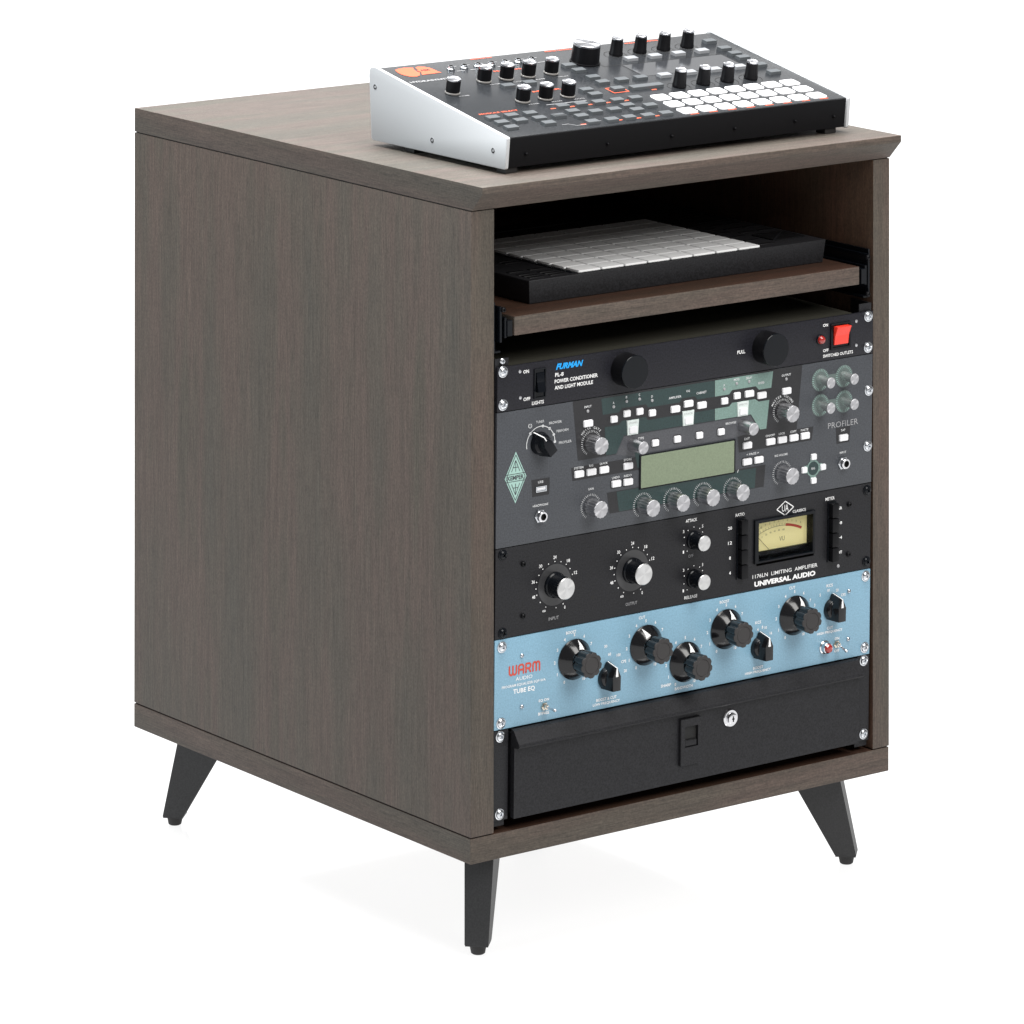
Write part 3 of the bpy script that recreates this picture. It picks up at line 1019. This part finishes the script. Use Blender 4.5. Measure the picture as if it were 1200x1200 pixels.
lamp_ = A(F, 'power_lamp', lathe('power_lamp', [(1.8, 0), (1.7, 0.7), (0.9, 1.2), (0, 1.3)], M['greyprint'], 14), 437.8, 187.0, 0)
# needle meter: deep black bezel, dial at the bottom of the recess
MH = 3.0
uu, vv = c(367.8-0.75*MH, 226.2+0.38*MH)
bm = bmesh.new()
OW, OH = 39.8, 22.2
ix0, ix1, iy0, iy1 = -34.8, 36.9, -19.6, 18.4
o_ = [(-OW, -OH), (OW, -OH), (OW, OH), (-OW, OH)]
i_ = [(ix0, iy0), (ix1, iy0), (ix1, iy1), (ix0, iy1)]
lv = []
for P_, z_ in ((o_, 0.05), (o_, MH-0.8), ([(x*0.98, y*0.97) for x, y in o_], MH), ([(x*1.02, y*1.03) for x, y in i_], MH), (i_, MH-1.0), (i_, -8.4)):
    lv.append([bm.verts.new((x, y, z_)) for x, y in P_])
for a_, b_ in zip(lv, lv[1:]):
    for k in range(4):
        j = (k+1) % 4
        bm.faces.new((a_[k], a_[j], b_[j], b_[k]))
mt = F.add('needle_meter', fin(bm, 'needle_meter', M['gloss']), uu, vv, 0)
DH = -8.0
link('dial', flat_poly('dial', [[(ix0-0.4, iy0+6.5), (ix1+0.4, iy0+6.5), (ix1+0.4, iy1+0.4), (ix0-0.4, iy1+0.4)]], M['meter'], DH), mt)
link('dial_shroud', box('dial_shroud', ix0-0.3, ix1+0.3, iy0-0.3, iy0+6.4, DH-0.2, DH+2.2, M['gloss'], 0.3), mt)
sub = Frame(mt, (0, 0, 0), 0)
CY_ = -60.5
mk = arc_band(0, CY_, 69.8, 70.2, -23, 9, 20)+ring_ticks(0, CY_, 70.2, 72.4, 12, -23, 9, 0.3)
for i, s_ in enumerate(['20', '10', '7', '5', '3', '2', '1', '0', '1', '2', '3']):
    sub.print_text('i', s_, *polar(0, CY_, 75.2, -23+4.5*i), 2.2, None)
for i in range(6):
    sub.print_text('i', str(i*20), *polar(0, CY_, 65.6, -20+5.0*i), 1.9, None)
sub.print_text('i', 'VU', 4, -4.0, 4.6, 7.0)
sub.flush('i', 'dial_print', M['ink2'], DH+0.15, mk)
sub.flush('n', 'red_arc', M['redprint'], DH+0.2, arc_band(0, CY_, 69.2, 71.8, 7, 25, 16), 'red_arc')
link('needle', flat_poly('needle', [bar(-14, -12.6, -31.0, 4.0, 0.5)], M['ink'], DH+1.2), mt)
glass = bpy.data.materials.new('meter_glass')
glass.use_nodes = True
gb = glass.node_tree.nodes['Principled BSDF']
gb.inputs['Transmission Weight'].default_value = 1
gb.inputs['Roughness'].default_value = 0.02
gb.inputs['IOR'].default_value = 1.05
link('cover', box('cover', ix0-0.3, ix1+0.3, iy0-0.3, iy1+0.3, -0.8, 0.2, glass), mt)
# printed maker's mark
uu, vv = c(367.0, 256.0)
dmk = [(uu-11.2, vv), (uu, vv+7.2), (uu+11.2, vv), (uu, vv-7.2)]
mm = [bar(*dmk[i], *dmk[(i+1) % 4], 1.0) for i in range(4)]
F.print_text('w', 'U', uu-2.3, vv+0.2, 6.4, 4.0, 0.0)
F.print_text('w', 'A', uu+2.2, vv+0.2, 7.0, 4.4, 0.0)
T(F, 'w', 'CLASSICS', 385.6, 251.2, 2.9, 17.5, bold=.02)
T(F, 'w', '1176LN  LIMITING  AMPLIFIER', 367.0, 192.3, 3.9, 86, bold=.005)
T(F, 'w', 'UNIVERSAL AUDIO', 366.9, 184.4, 5.4, 81, bold=.05)
F.flush('w', 'lettering', M['white'], 0.3, marks+mm)
F.flush('g', 'knob_lettering', M['greyprint'], 0.3)

# ---- 2U equalizer --------------------------------------------------------
eq, F = unit('equalizer', 'sky blue two-unit tube equalizer with skirted black knobs above the black drawer', 'equalizer', 88.9, 2, M['warm'])
for u, v in ((7.6, 170.6), (6.3, 96.6), (475.0, 171.2), (473.8, 97.8)):
    A(F, 'screw', SCREW, u, v, 0, random.random()*3)
for u, v in ((31.8, 158.7), (31.5, 108.8), (452.2, 159.3), (451.3, 110.0)):
    A(F, 'small_screw', SMALL, u, v, -0.8)
sk = lathe('skirt_knob', [(20.0, 0.4), (20.2, 1.4), (18.6, 3.0), (15.4, 7.4), (11.4, 10.4), (10.6, 11.0)], M['bakelite'], 64)
gr = lathe('grip', [(10.0, 0), (10.2, 3), (12.6, 4.6), (12.9, 17.0)], M['bakelite'], 96, fl(9, 0.13))
gc = lathe('grip_face', [(12.9, 0), (12.6, 0.7), (11.9, 1.0), (8.6, 1.0), (8.3, 0.5), (7.9, 0.9), (0, 1.15)], M['grip'], 96, fl(9, 0.13, (0, 1, 2)))
SKP = [(10.6, 11.0), (11.4, 10.4), (15.4, 7.4), (18.6, 3.0), (20.2, 1.4)]


def skz(r):
    for (r0, z0), (r1, z1) in zip(SKP, SKP[1:]):
        if r0 <= r <= r1:
            return z0+(z1-z0)*(r-r0)/(r1-r0)
    return 1.4


bm = bmesh.new()
pr = None
for r_ in (11.8, 13.0, 14.2, 15.4, 16.4, 17.5, 18.6, 19.4):
    w_ = 3.1*(19.6-r_)/7.8
    row = []
    for x_ in (-w_, 0, w_):
        y_ = math.sqrt(r_*r_-x_*x_)
        row.append(bm.verts.new((x_, y_, skz(r_)+0.28)))
    if pr:
        for k_ in range(2):
            bm.faces.new((pr[k_], pr[k_+1], row[k_+1], row[k_]))
    pr = row
PT = fin(bm, 'pointer', M['white'])
marks = []
for u, v, pa, a0, a1, n in ((96.6, 145.0, 8, -150, 150, 11), (186.4, 145.0, -22, -150, 150, 11), (236.6, 120.4, 8, -150, 150, 11), (289.6, 145.2, 8, -150, 150, 11), (379.6, 145.3, 14, -150, 150, 11)):
    k = A(F, 'knob', sk, u, v, 0)
    g_ = link('grip', gr, k, (0, 0, 10.6), Matrix.Rotation(R(-pa), 4, 'Z'))
    link('pointer', PT, k, (0, 0, 0.1), Matrix.Rotation(R(-pa), 4, 'Z'))
    link('grip_face', gc, k, (0, 0, 27.6), Matrix.Rotation(R(-pa), 4, 'Z'))
    uu, vv = c(u, v)
    for i in range(n):
        a_ = a0+(a1-a0)*i/(n-1)
        F.print_text('w', str(i), *polar(uu, vv, 24.2, a_), 3.2, None, 0.03)
# chicken-head selector knobs
bm = bmesh.new()
lathe_bm(bm, [(11.6, 0.3), (11.6, 2.0), (10.4, 5.5), (8.8, 7.5), (0, 7.5)], 40)
prism_bm(bm, [(-8.6, -9.5), (8.6, -9.5), (8.8, 2.0), (2.4, 16.0), (-2.4, 16.0), (-8.8, 2.0)], 1.0, 16.2,
         [(-4.8, -10.2), (4.8, -10.2), (5.0, 4.0), (0.9, 12.8), (-0.9, 12.8), (-5.0, 4.0)])
bevel_all(bm, 0.4, 2)
CH = fin(bm, 'pointer_knob', M['bakelite'], 30)
bm = bmesh.new()
v4 = [bm.verts.new(p) for p in ((-0.6, 16.25, 1.2), (0.6, 16.25, 1.2), (0.6, 12.95, 16.5), (-0.6, 12.95, 16.5))]
bm.faces.new(v4)
v5 = [bm.verts.new(p) for p in ((-0.7, 12.8, 16.35), (0.7, 12.8, 16.35), (1.6, 4.2, 16.35), (-1.6, 4.2, 16.35))]
bm.faces.new(v5)
CHL = fin(bm, 'indicator_line', M['white'])
for u, v in ((137.6, 120.4), (333.4, 119.8), (430.2, 144.2)):
    k = A(F, 'selector_knob', CH, u, v, 0)
    link('indicator_line', CHL, k)
    uu, vv = c(u, v)
for s, u, v in (('60', 141.2, 143.0), ('30', 136.4, 151.5), ('100', 152.6, 140.5), ('CPS', 159.0, 133.0), ('20', 161.0, 123.5), ('8', 337.8, 139.6), ('4', 331.6, 138.0), ('10', 342.0, 138.6), ('16', 349.0, 132.0),
                ('5', 414.4, 160.6), ('3', 407.0, 151.5), ('10', 425.6, 163.8), ('20', 437.2, 162.4), ('CPS', 445.4, 156.4)):
    T(F, 'w', s, u-0.5, v, 3.0, None, bold=.02)
for s, u, v, w_ in (('BOOST', 92.6, 172.0, 12.5), ('CUT', 181.5, 173.0, 8), ('BOOST', 287.6, 173.0, 12.5), ('CUT', 376.6, 173.7, 8), ('KCS', 331.7, 145.3, 7.5), ('KCS', 426.7, 168.7, 8.5),
                    ('BOOST & CUT', 136.8, 99.6, 25.5), ('LOW FREQUENCY', 136.8, 95.2, 34), ('SHARP', 212.2, 100.6, 13), ('BANDWIDTH', 235.0, 95.2, 23), ('BOOST', 331.6, 99.6, 13),
                    ('HIGH FREQUENCY', 331.5, 95.5, 34), ('CUT', 427.0, 125.2, 8), ('HIGH FREQUENCY', 426.8, 120.9, 34), ('EQ ON', 59.0, 110.6, 12.6), ('BYPASS', 58.8, 97.9, 13.5),
                    ('ON', 436.6, 112.8, 6), ('OFF', 436.4, 100.4, 7)):
    T(F, 'w', s, u, v, 3.0, w_, bold=.02)
T(F, 'w', 'AUDIO', 34.6, 136.6, 3.6, 20.5)
T(F, 'w', 'PROGRAM EQUALIZER EQP-WA', 34.3, 130.6, 3.0, 53.5, bold=.01)
T(F, 'w', 'TUBE EQ', 34.6, 124.4, 5.4, 26.5, bold=.02)
F.flush('w', 'lettering', M['white'], 0.2)
# rounded maker's lettering drawn with strokes
uu, vv = c(15.8, 141.0)
h_ = 10.4
b1 = []
def stroke(pts, w=1.9):
    for p, q in zip(pts, pts[1:]):
        b1.append(bar(uu+p[0], vv-0.6+p[1], uu+q[0], vv-0.6+q[1], w))
        b1.append(disc(uu+q[0], vv-0.6+q[1], w/2, 8))
    b1.append(disc(uu+pts[0][0], vv-0.6+pts[0][1], w/2, 8))
stroke([(1, 9.4), (1, 2.4), (2.2, 1), (4.0, 1), (5.2, 2.4), (5.2, 9.4)])
stroke([(5.2, 2.4), (6.4, 1), (8.2, 1), (9.4, 2.4), (9.4, 9.4)])
stroke([(12.4, 1), (12.4, 8), (13.8, 9.4), (16.8, 9.4), (18.2, 8), (18.2, 1)])
stroke([(12.4, 4.6), (18.2, 4.6)])
stroke([(21.2, 1), (21.2, 9.4), (25.6, 9.4), (26.8, 8), (26.8, 6), (25.6, 4.8), (21.2, 4.8)])
stroke([(24.4, 4.8), (26.8, 1)])
stroke([(29.8, 1), (29.8, 8), (31.0, 9.4), (32.8, 9.4), (33.8, 8), (33.8, 1)])
stroke([(33.8, 8), (35.0, 9.4), (36.6, 9.4), (37.8, 8), (37.8, 1)])
hh = 0.2
for i, q in enumerate(b1):
    pass
me = bpy.data.meshes.new('brand_lettering')
V = []
Fc = []
for i, q in enumerate(b1):
    n0 = len(V)
    V += [(x*S, y*S, (0.2+0.004*(i % 12))*S) for x, y in q]
    Fc.append(list(range(n0, n0+len(q))))
me.from_pydata(V, [], Fc)
me.materials.append(M['redprint'])
F.add('brand_lettering', me)
# toggles and lamp
TG = toggle('toggle_switch')
for u, v, up_ in ((59.3, 104.6, -0.1), (435.6, 107.2, -0.45)):
    n_ = A(F, 'toggle_switch', NUT, u, v, 0)
    link('lever', TG, n_, (0, 0, 4.2), Matrix.Rotation(0.25, 4, 'Y') @ Matrix.Rotation(-up_, 4, 'X'))
lm = A(F, 'power_lamp', lathe('power_lamp', [(7.0, 0), (7.0, 1.2), (5.8, 2.0), (5.6, 6.0), (4.9, 6.6)], M['chrome'], 32), 419.6, 106.6, 0)
link('lens', lathe('lens', [(4.9, 0), (4.7, 1.4), (3.8, 2.8), (2.0, 3.6), (0, 3.8)], M['jewel'], 10, smooth=None), lm, (0, 0, 6.4))

# ---- 2U drawer -----------------------------------------------------------
Y = 3.0
dr = thing('rack_storage_unit', 'black steel two-unit lockable drawer with folded top lip, lowest in the rack', 'drawer', (241.3, Y, -ZF))
F = Frame(dr, (-241.3, 0, 0), R(90)+RL)
F.add('mounting_flange', box('mounting_flange', 0, 17.6, 0.4, 88.5, -3, 0, M['drawer'], 0.4))
F.add('mounting_flange', box('mounting_flange', 466.5, 482.6, 0.4, 88.5, -3, 0, M['drawer'], 0.4))
bm = bmesh.new()
# front plate with a lip folded forward along its top edge, running the whole width
pf = [(1.0, 0.0), (1.0, 5.5), (70.0, 5.5), (70.6, 8.0), (70.8, 12.0), (72.6, 13.6), (75.0, 13.2), (86.6, 4.6), (87.6, 2.4), (87.9, 0.0)]
a = [bm.verts.new((21.0, v, h)) for v, h in pf]
c_ = [bm.verts.new((464.4, v, h)) for v, h in pf]
bm.faces.new(a)
bm.faces.new(c_[::-1])
for i in range(len(pf)):
    bm.faces.new((a[i], c_[i], c_[(i+1) % len(pf)], a[(i+1) % len(pf)]))
F.add('front_panel', fin(bm, 'drawer_front', M['drawer'], 25))
F.add('drawer_box', box('drawer_box', 22, 460, 4, 84, -380, -0.2, M['drawer'], 0.6))
for u, v, h in ((5.6, 83.6, 0), (4.8, 8.2, 0), (472.6, 9.0, 0), (472.8, 84.6, 0)):
    A(F, 'screw', SCREW, u, v, h, random.random()*3)
bm = bmesh.new()
oo = [(-12.6, -23.4), (12.6, -23.4), (12.6, 23.4), (-12.6, 23.4)]
o1 = [(x*0.96, y*0.98) for x, y in oo]
i1 = [(-7.4, -5.4), (9.2, -5.4), (9.2, 15.4), (-7.4, 15.4)]
lv = [[bm.verts.new((x, y, h)) for x, y in P] for P, h in ((oo, 0), (oo, 3.2), (o1, 3.8), (i1, 3.8), (i1, 0.4))]
for a, b in zip(lv, lv[1:]):
    for k in range(4):
        j = (k+1) % 4
        bm.faces.new((a[k], a[j], b[j], b[k]))
bm.faces.new(lv[-1])
lt = A(F, 'latch', fin(bm, 'latch', M['drawer']), 237.0, 42.6, 5.5)
link('finger_pull', box('finger_pull', -7.6, 7.6, -3.4, 3.2, 0.5, 3.0, M['drawer'], 1.2, 3), lt, (0.9, -1.6, 0))
link('recess', flat_poly('recess', [[(-6.9, 0.5), (8.7, 0.5), (8.7, 14.9), (-6.9, 14.9)]], M['slot'], 0.8), lt)
lk = A(F, 'lock', lathe('lock', [(9.0, 0), (9.0, 1.2), (8.2, 2.2), (6.0, 2.4), (5.6, 5.2), (4.6, 5.6), (0, 5.6)], M['chrome'], 40), 290.5, 56.6, 5.5)
link('keyhole', flat_poly('keyhole', [rrect(1.5, 6.0, 0.7), rrect(3.2, 1.6, 0.6)], M['slot'], 5.75), lk)

# ================================================================== SYNTHESIZER
SX, SY, SZ = 32.3, 24.5, 629.6
sy = thing('synthesizer', 'black desktop synthesizer with silver side cheeks and white pads, on top of the cabinet', 'synthesizer', (SX+222, SY+118, 624.7-ZF))
OFF = (SX-(SX+222), SY-(SY+118), SZ-624.7)


def sp(name, me, loc=(0, 0, 0), rot=None):
    return link(name, me, sy, (OFF[0]+loc[0], OFF[1]+loc[1], OFF[2]+loc[2]), rot)


TILT = R(10.8)
# cheeks: outline in (y, z) relative to the front-bottom corner
ck = [(4.4, 0), (228, 0.4), (231.0, 2.2), (235.0, 66), (234.2, 71.5), (230.5, 74.8), (224.0, 74.6), (1.2, 32.3), (-0.4, 31.0), (2.9, 1.2)]
for x0 in (0.0, 439.8):
    bm = bmesh.new()
    a = [bm.verts.new((x0, y, z)) for y, z in ck]
    c_ = [bm.verts.new((x0+4.0, y, z)) for y, z in ck]
    bm.faces.new(a)
    bm.faces.new(c_[::-1])
    for i in range(len(ck)):
        bm.faces.new((a[i], c_[i], c_[(i+1) % len(ck)], a[(i+1) % len(ck)]))
    es = [e for e in bm.edges if abs(e.verts[0].co.x-e.verts[1].co.x) < 1e-4]
    bmesh.ops.bevel(bm, geom=es, offset=0.6, segments=2, affect='EDGES', profile=0.5)
    chk = sp('side_cheek', fin(bm, 'side_cheek', M['cheek'], 30))
    if x0 == 0:
        ry = Matrix.Rotation(R(-90), 4, 'Y')
        SC = lathe('cheek_screw', [(2.7, 0), (2.7, 0.35), (2.2, 0.4), (2.1, 0.1), (1.3, 0.1), (1.2, 0.3), (0, 0.3)], [M['satin'], M['cheek']], 18, mis=[1, 0, 0, 0, 1, 1])
        for y, z in ((224.0, 55.0), (125, 13.5), (22.5, 16.5)):
            link('cheek_screw', SC, chk, (-0.02, y, z), ry)
# case between the cheeks
bm = bmesh.new()
pf = [(5.6, 1.0), (2.2, 29.6), (3.0, 30.6), (224.0, 72.4), (230.0, 70.0), (227.5, 1.6)]
a = [bm.verts.new((4.1, y, z)) for y, z in pf]
c_ = [bm.verts.new((439.7, y, z)) for y, z in pf]
bm.faces.new(a)
bm.faces.new(c_[::-1])
for i in range(len(pf)):
    bm.faces.new((a[i], c_[i], c_[(i+1) % len(pf)], a[(i+1) % len(pf)]))
sp('case', fin(bm, 'case', M['bodyblack'], 20))
FT = box('rubber_foot', -7.5, 7.5, -7.5, 7.5, -4.9, 1.1, M['rubber'], 0.8)
for x, y in ((12, 16), (424, 16), (12, 170), (424, 170)):
    sp('rubber_foot', FT, (x, y, 0))
for x in (26, 128, 210, 292, 372, 424):
    sp('case_screw', TINY, (x, 3.9, 13.0), Matrix.Rotation(R(90)-0.12, 4, 'X'))

G = Frame(sy, (OFF[0], OFF[1], OFF[2]+30.4), TILT)
G.o = Vector((OFF[0], OFF[1]+0.2, OFF[2]+30.2))
G.add('faceplate', box('faceplate', 4.4, 439.4, 2.0, 227.4, -0.4, 1.0, M['face'], 0.35))
G.add('display_window', flat_poly('display_window', [[(268, 124), (400, 124), (400, 161), (268, 161)]], M['screen'], 1.15))
seams = [bar(246, 163.1, 401, 163.1, 0.55), bar(267, 163, 267, 124, 0.55), bar(401, 163, 401, 124, 0.55), bar(246, 163, 246, 196, 0.55)]
G.flush('n', 'panel_seam', M['slot'], 1.2, seams, 'panel_seam')
H0 = 1.0
# white performance pads, 3 rows of 8
PADM = keymesh('pad', 19.2, 15.6, 3.0, 1.1, M['pad'])
for v in (60.0, 38.4, 16.4):
    for i in range(8):
        G.add('pad', PADM, 240.0+24.45*i, v, H0)
BT = keymesh('button', 15.0, 9.0, 1.0, 3.0, M['btn'])
BTL = keymesh('lit_button', 15.0, 9.0, 1.0, 3.0, M['btnlit'])
BTN = [(21.9, 54.6), (45.4, 54.9), (68.8, 55.0), (22.2, 39.6), (45.2, 39.3), (69.0, 39.5), (22.5, 23.9), (69.0, 23.9), (92.8, 39.2), (92.8, 23.6) if False else (92.7, 54.6) if False else (93.4, 39.3),
       (116.6, 64.7), (139.9, 64.6), (162.3, 64.0), (185.6, 63.8), (209.1, 63.9), (116.5, 47.3), (139.8, 39.7), (163.4, 39.4), (185.8, 46.4), (209.4, 39.2), (116.2, 32.2), (186.4, 31.5),
       (116.1, 14.0), (140.2, 13.6), (162.8, 14.2), (186.0, 13.2), (209.6, 13.4), (174.4, 100.8), (174.4, 86.0), (208.0, 133.7), (207.8, 117.0), (233.2, 117.7), (257.9, 117.8), (206.8, 173.8), (207.5, 157.2),
       (210.0, 94.6), (414.6, 199.6), (414.7, 174.2), (414.8, 156.6), (414.6, 142.6), (416.4, 116.3), (415.4, 92.0), (100.6, 136.0), (129.3, 138.0)]
seen = set()
for u, v in BTN:
    k = (round(u/6), round(v/6))
    if k in seen:
        continue
    seen.add(k)
    G.add('button', BT, u, v, H0)
for i in range(4):
    G.add('lit_button', BTL, 289.0+31.8*i, 174.4, H0)
    G.add('lit_button', BTL, 289.0+33.4*i, 117.4, H0)
G.add('long_button', keymesh('long_button', 41.0, 9.0, 1.0, 3.0, M['btn']), 245.8, 92.2, H0)
# encoders with a clear ring, chrome caps
kb_l = lathe('knob', [(7.0, 2.2), (7.3, 2.6), (7.3, 14.4)], M['satin'], 54, fl(18, 0.035))
kr_l = lathe('ring', [(6.6, 0.2), (7.8, 0.6), (7.8, 1.8), (6.4, 2.6)], M['ringclear'], 32)
kc_l = lathe('cap', [(7.3, 0), (7.3, 1.4), (6.9, 1.9), (6.0, 2.0), (5.6, 1.7), (0, 1.7)], M['capsilver'], 40)
for u, v in ((30.6, 135.2), (86.6, 158.2), (115.3, 158.7), (143.9, 159.4), (174.0, 160.4), (87.2, 92.2), (116.0, 92.4), (144.6, 92.6)):
    k = G.add('knob', kb_l, u, v, H0)
    link('ring', kr_l, k)
    link('cap', kc_l, k, (0, 0, 14.4))
kb_r = lathe('tall_knob', [(7.4, 0.6), (7.4, 3), (6.9, 4.0), (6.1, 17.4)], M['satin'], 54, fl(18, 0.035))
kc_r = lathe('cap', [(6.1, 0), (6.1, 1.3), (5.7, 1.8), (4.9, 1.9), (4.5, 1.6), (0, 1.6)], M['capsilver'], 40)
rings = []
for j, v in enumerate((192.4, 84.4)):
    for i in range(4):
        u = 283.0+31.75*i
        k = G.add('tall_knob', kb_r, u, v, H0)
        link('cap', kc_r, k, (0, 0, 17.4))
        rings += arc_band(u, v, 12.2, 12.8, -140, 140, 24)
G.flush('n', 'knob_outline', M['slot'], 1.2, rings)
k = G.add('master_knob', lathe('master_knob', [(16.2, 0.4), (16.2, 1.4), (15.0, 1.8), (14.3, 19.0)], M['satin'], 90, fl(30, 0.02)), 233.8, 181.3, H0)
link('cap', lathe('cap', [(14.3, 0), (14.3, 1.6), (13.8, 2.2), (13.0, 2.3), (12.6, 2.0), (0, 2.0)], M['capsilver'], 60), k, (0, 0, 19.0))
# patch sockets along the back
JS = lathe('patch_socket', [(4.4, 0), (4.4, 1.4), (3.6, 2.0), (3.4, 3.6), (2.6, 3.8), (2.3, 2.0), (0, 2.0)], [M['steel'], M['slot']], 18, mis=[0, 0, 0, 0, 1, 1])
for u in (76.4, 93.4, 110.6, 128.0, 145.3, 162.6, 179.6):
    G.add('patch_socket', JS, u, 202.0, H0)
# print
for s, u, v, w_ in (('MODULE SELECT', 41.4, 70.8, 48), ('CV/MOD IN OUT', 131, 224.0, 28), ('MACROS', 135, 183.2, 35), ('MIXER', 135, 115.2, 36), ('MASTER CONTROL', 231, 223.4, 36), ('MODULE PARAMETERS', 340, 222.4, 44)):
    G.print_text('o', s, u, v, 3.2, w_, 0.02)
om = []
for u, v in ((105.0, 64.5), (128.5, 64.2), (151.0, 64.0), (174.0, 63.8), (197.5, 63.8), (105, 13.8), (151, 13.8), (174.6, 13.4), (198, 13.4), (110, 127.0), (250, 84.6)):
    om.append(bar(u-3.2, v-0.6, u+3.2, v-0.6, 2.0))
for i in range(8):
    om.append(bar(236.5+24.45*i, 6.2, 247.5+24.45*i, 6.2, 1.4))
om += [bar(200, 87.0, 220, 87.0, 1.2), bar(200, 102, 220, 102, 1.2), bar(200.6, 87, 200.6, 102, 1.2), bar(219.4, 87, 219.4, 102, 1.2)]
# three-lobed leaf emblem
lobes = [[(16.6, 216.7), (22.9, 219.6), (30.5, 220.5), (37.6, 219.1), (40.2, 217.9), (37.6, 213.0), (36.2, 205.6), (38.2, 203.2), (32.2, 194.6), (26.9, 192.4), (20.8, 193.5), (16.9, 197.8), (15.1, 202.6), (14.7, 207.0), (15.2, 210.5)],
         [(38.2, 209.5), (40.4, 208.8), (42.6, 217.2), (45.3, 219.0), (49.1, 219.4), (53.6, 217.0), (57.6, 212.3), (58.4, 207.1), (58.8, 200.1), (60.6, 195.9), (54.8, 196.1), (47.8, 195.6), (40.9, 195.8), (35.6, 195.1), (40.1, 203.7)]]
G.flush('o', 'orange_lettering', M['orange'], 1.25, om)
G.add('leaf_emblem', flat_poly('leaf_emblem', lobes, M['orange'], 1.25))
G.print_text('d', 'ASM', 47.5, 207.5, 5.0, 11, 0.03)
G.flush('d', 'emblem_lettering', M['face'], 1.4)
G.print_text('w', 'HYDRASYNTH', 33.0, 177.4, 4.6, 50, 0.03)
for u, v in ((30.6, 125), (86.6, 147.5), (115.3, 147.5), (143.9, 147.5), (174.0, 148), (87.2, 82), (116.0, 82), (144.6, 82)):
    G.print_text('w', random.choice(['VOLUME', 'MUTATE', 'CUTOFF', 'DELAY', 'FILTER', 'AMP']) if u > 31 else 'VOLUME', u+7, v, 2.4, 13, 0.01)
wm = [bar(82, 18.5, 90, 18.5, 0.7), bar(105, 75.5, 156, 75.5, 1.1), bar(120, 22.8, 130, 16.6, 0.7), bar(90, 18.5, 96, 12, 0.7), bar(96, 12, 108, 12, 0.7)]
for u in (76.4, 93.4, 110.6, 128.0, 145.3, 162.6, 179.6):
    wm.append(bar(u+3, 195.0, u+13, 195.0, 1.0))
    wm.append(bar(u+3, 209.0, u+12, 209.0, 1.0))
G.flush('w', 'white_lettering', M['greyprint'], 1.3, wm)

# ================================================================== PAD CONTROLLER
CX0, CX1, CY0, CY1, CZ0, CZ1 = 65.4, 449.4, 32.0, 336.0, 492.5, 516.2
pcn = thing('pad_controller', 'flat black grid controller with off-white pads lying on the pull-out shelf', 'controller', (257.4, 184.0, CZ0-ZF))


def pp(name, me, loc=(0, 0, 0)):
    return link(name, me, pcn, (loc[0]-257.4, loc[1]-184.0, loc[2]-CZ0))


bm = bmesh.new()
vs_, fs_ = box_bm(bm, CX0, CX1, CY0, CY1, CZ0+0.05, CZ1)
for v in vs_:
    if v.co.z < CZ0+1:
        v.co.x += 1.6 if v.co.x < 200 else -3.0
        v.co.y += 1.5 if v.co.y < 100 else -1.5
bevel_all(bm, 1.0, 3)
pp('case', fin(bm, 'case', M['ctl'], 40))
px, py = 29.5, 24.0
PM = keymesh('pad', px-1.3, py-1.3, 1.8, 1.8, M['ctlpad'])
for j in range(8):
    for i in range(8):
        pp('pad', PM, (131.5+px*(i+0.5), 37.6+py*(j+0.5), CZ1))
CB = keymesh('button', 20, 6.0, 0.8, 0.6, M['ctlbtn'])
for y_ in (44, 53, 62, 78, 120, 130, 172, 182):
    pp('button', CB, (83, y_, CZ1))
    pp('button', CB, (109, y_, CZ1))
for j in range(8):
    pp('button', CB, (384, 49.6+24*j, CZ1))
for y_ in (112, 136, 160, 184, 208, 232):
    pp('button', CB, (409, y_, CZ1))
    pp('button', CB, (434, y_, CZ1))
bm = bmesh.new()
for q in ([(-19, -9), (19, -9), (0, 0)], ):
    pass
for k, tri in enumerate((((-22, -20), (22, -20), (0, -1)), ((22, -19), (22, 19), (1, 0)), ((22, 20), (-22, 20), (0, 1)), ((-22, 19), (-22, -19), (-1, 0)))):
    cxk = sum(p[0] for p in tri)/3
    cyk = sum(p[1] for p in tri)/3
    t_ = [((x-cxk)*0.9+cxk, (y-cyk)*0.9+cyk) for x, y in tri]
    prism_bm(bm, t_, 0, 1.2)
pp('direction_pad', fin(bm, 'direction_pad', M['ctlbtn'], 30), (421, 75, CZ1))
pp('display', box('display', 105, 410, 262, 322, 0, 0.8, M['gloss'], 0.3), (0, 0, CZ1))
ek = lathe('encoder', [(8, 0), (7.6, 12), (6.8, 12.8), (0, 12.8)], M['satin'], 28)
for i in range(8):
    pp('encoder', ek, (146+px*i, 328-100+26, CZ1)) if False else None
pp('touch_strip', box('touch_strip', 123.5, 129.0, 40, 228, 0, 0.5, M['gloss']), (0, 0, CZ1))

scene.render.engine = 'CYCLES'
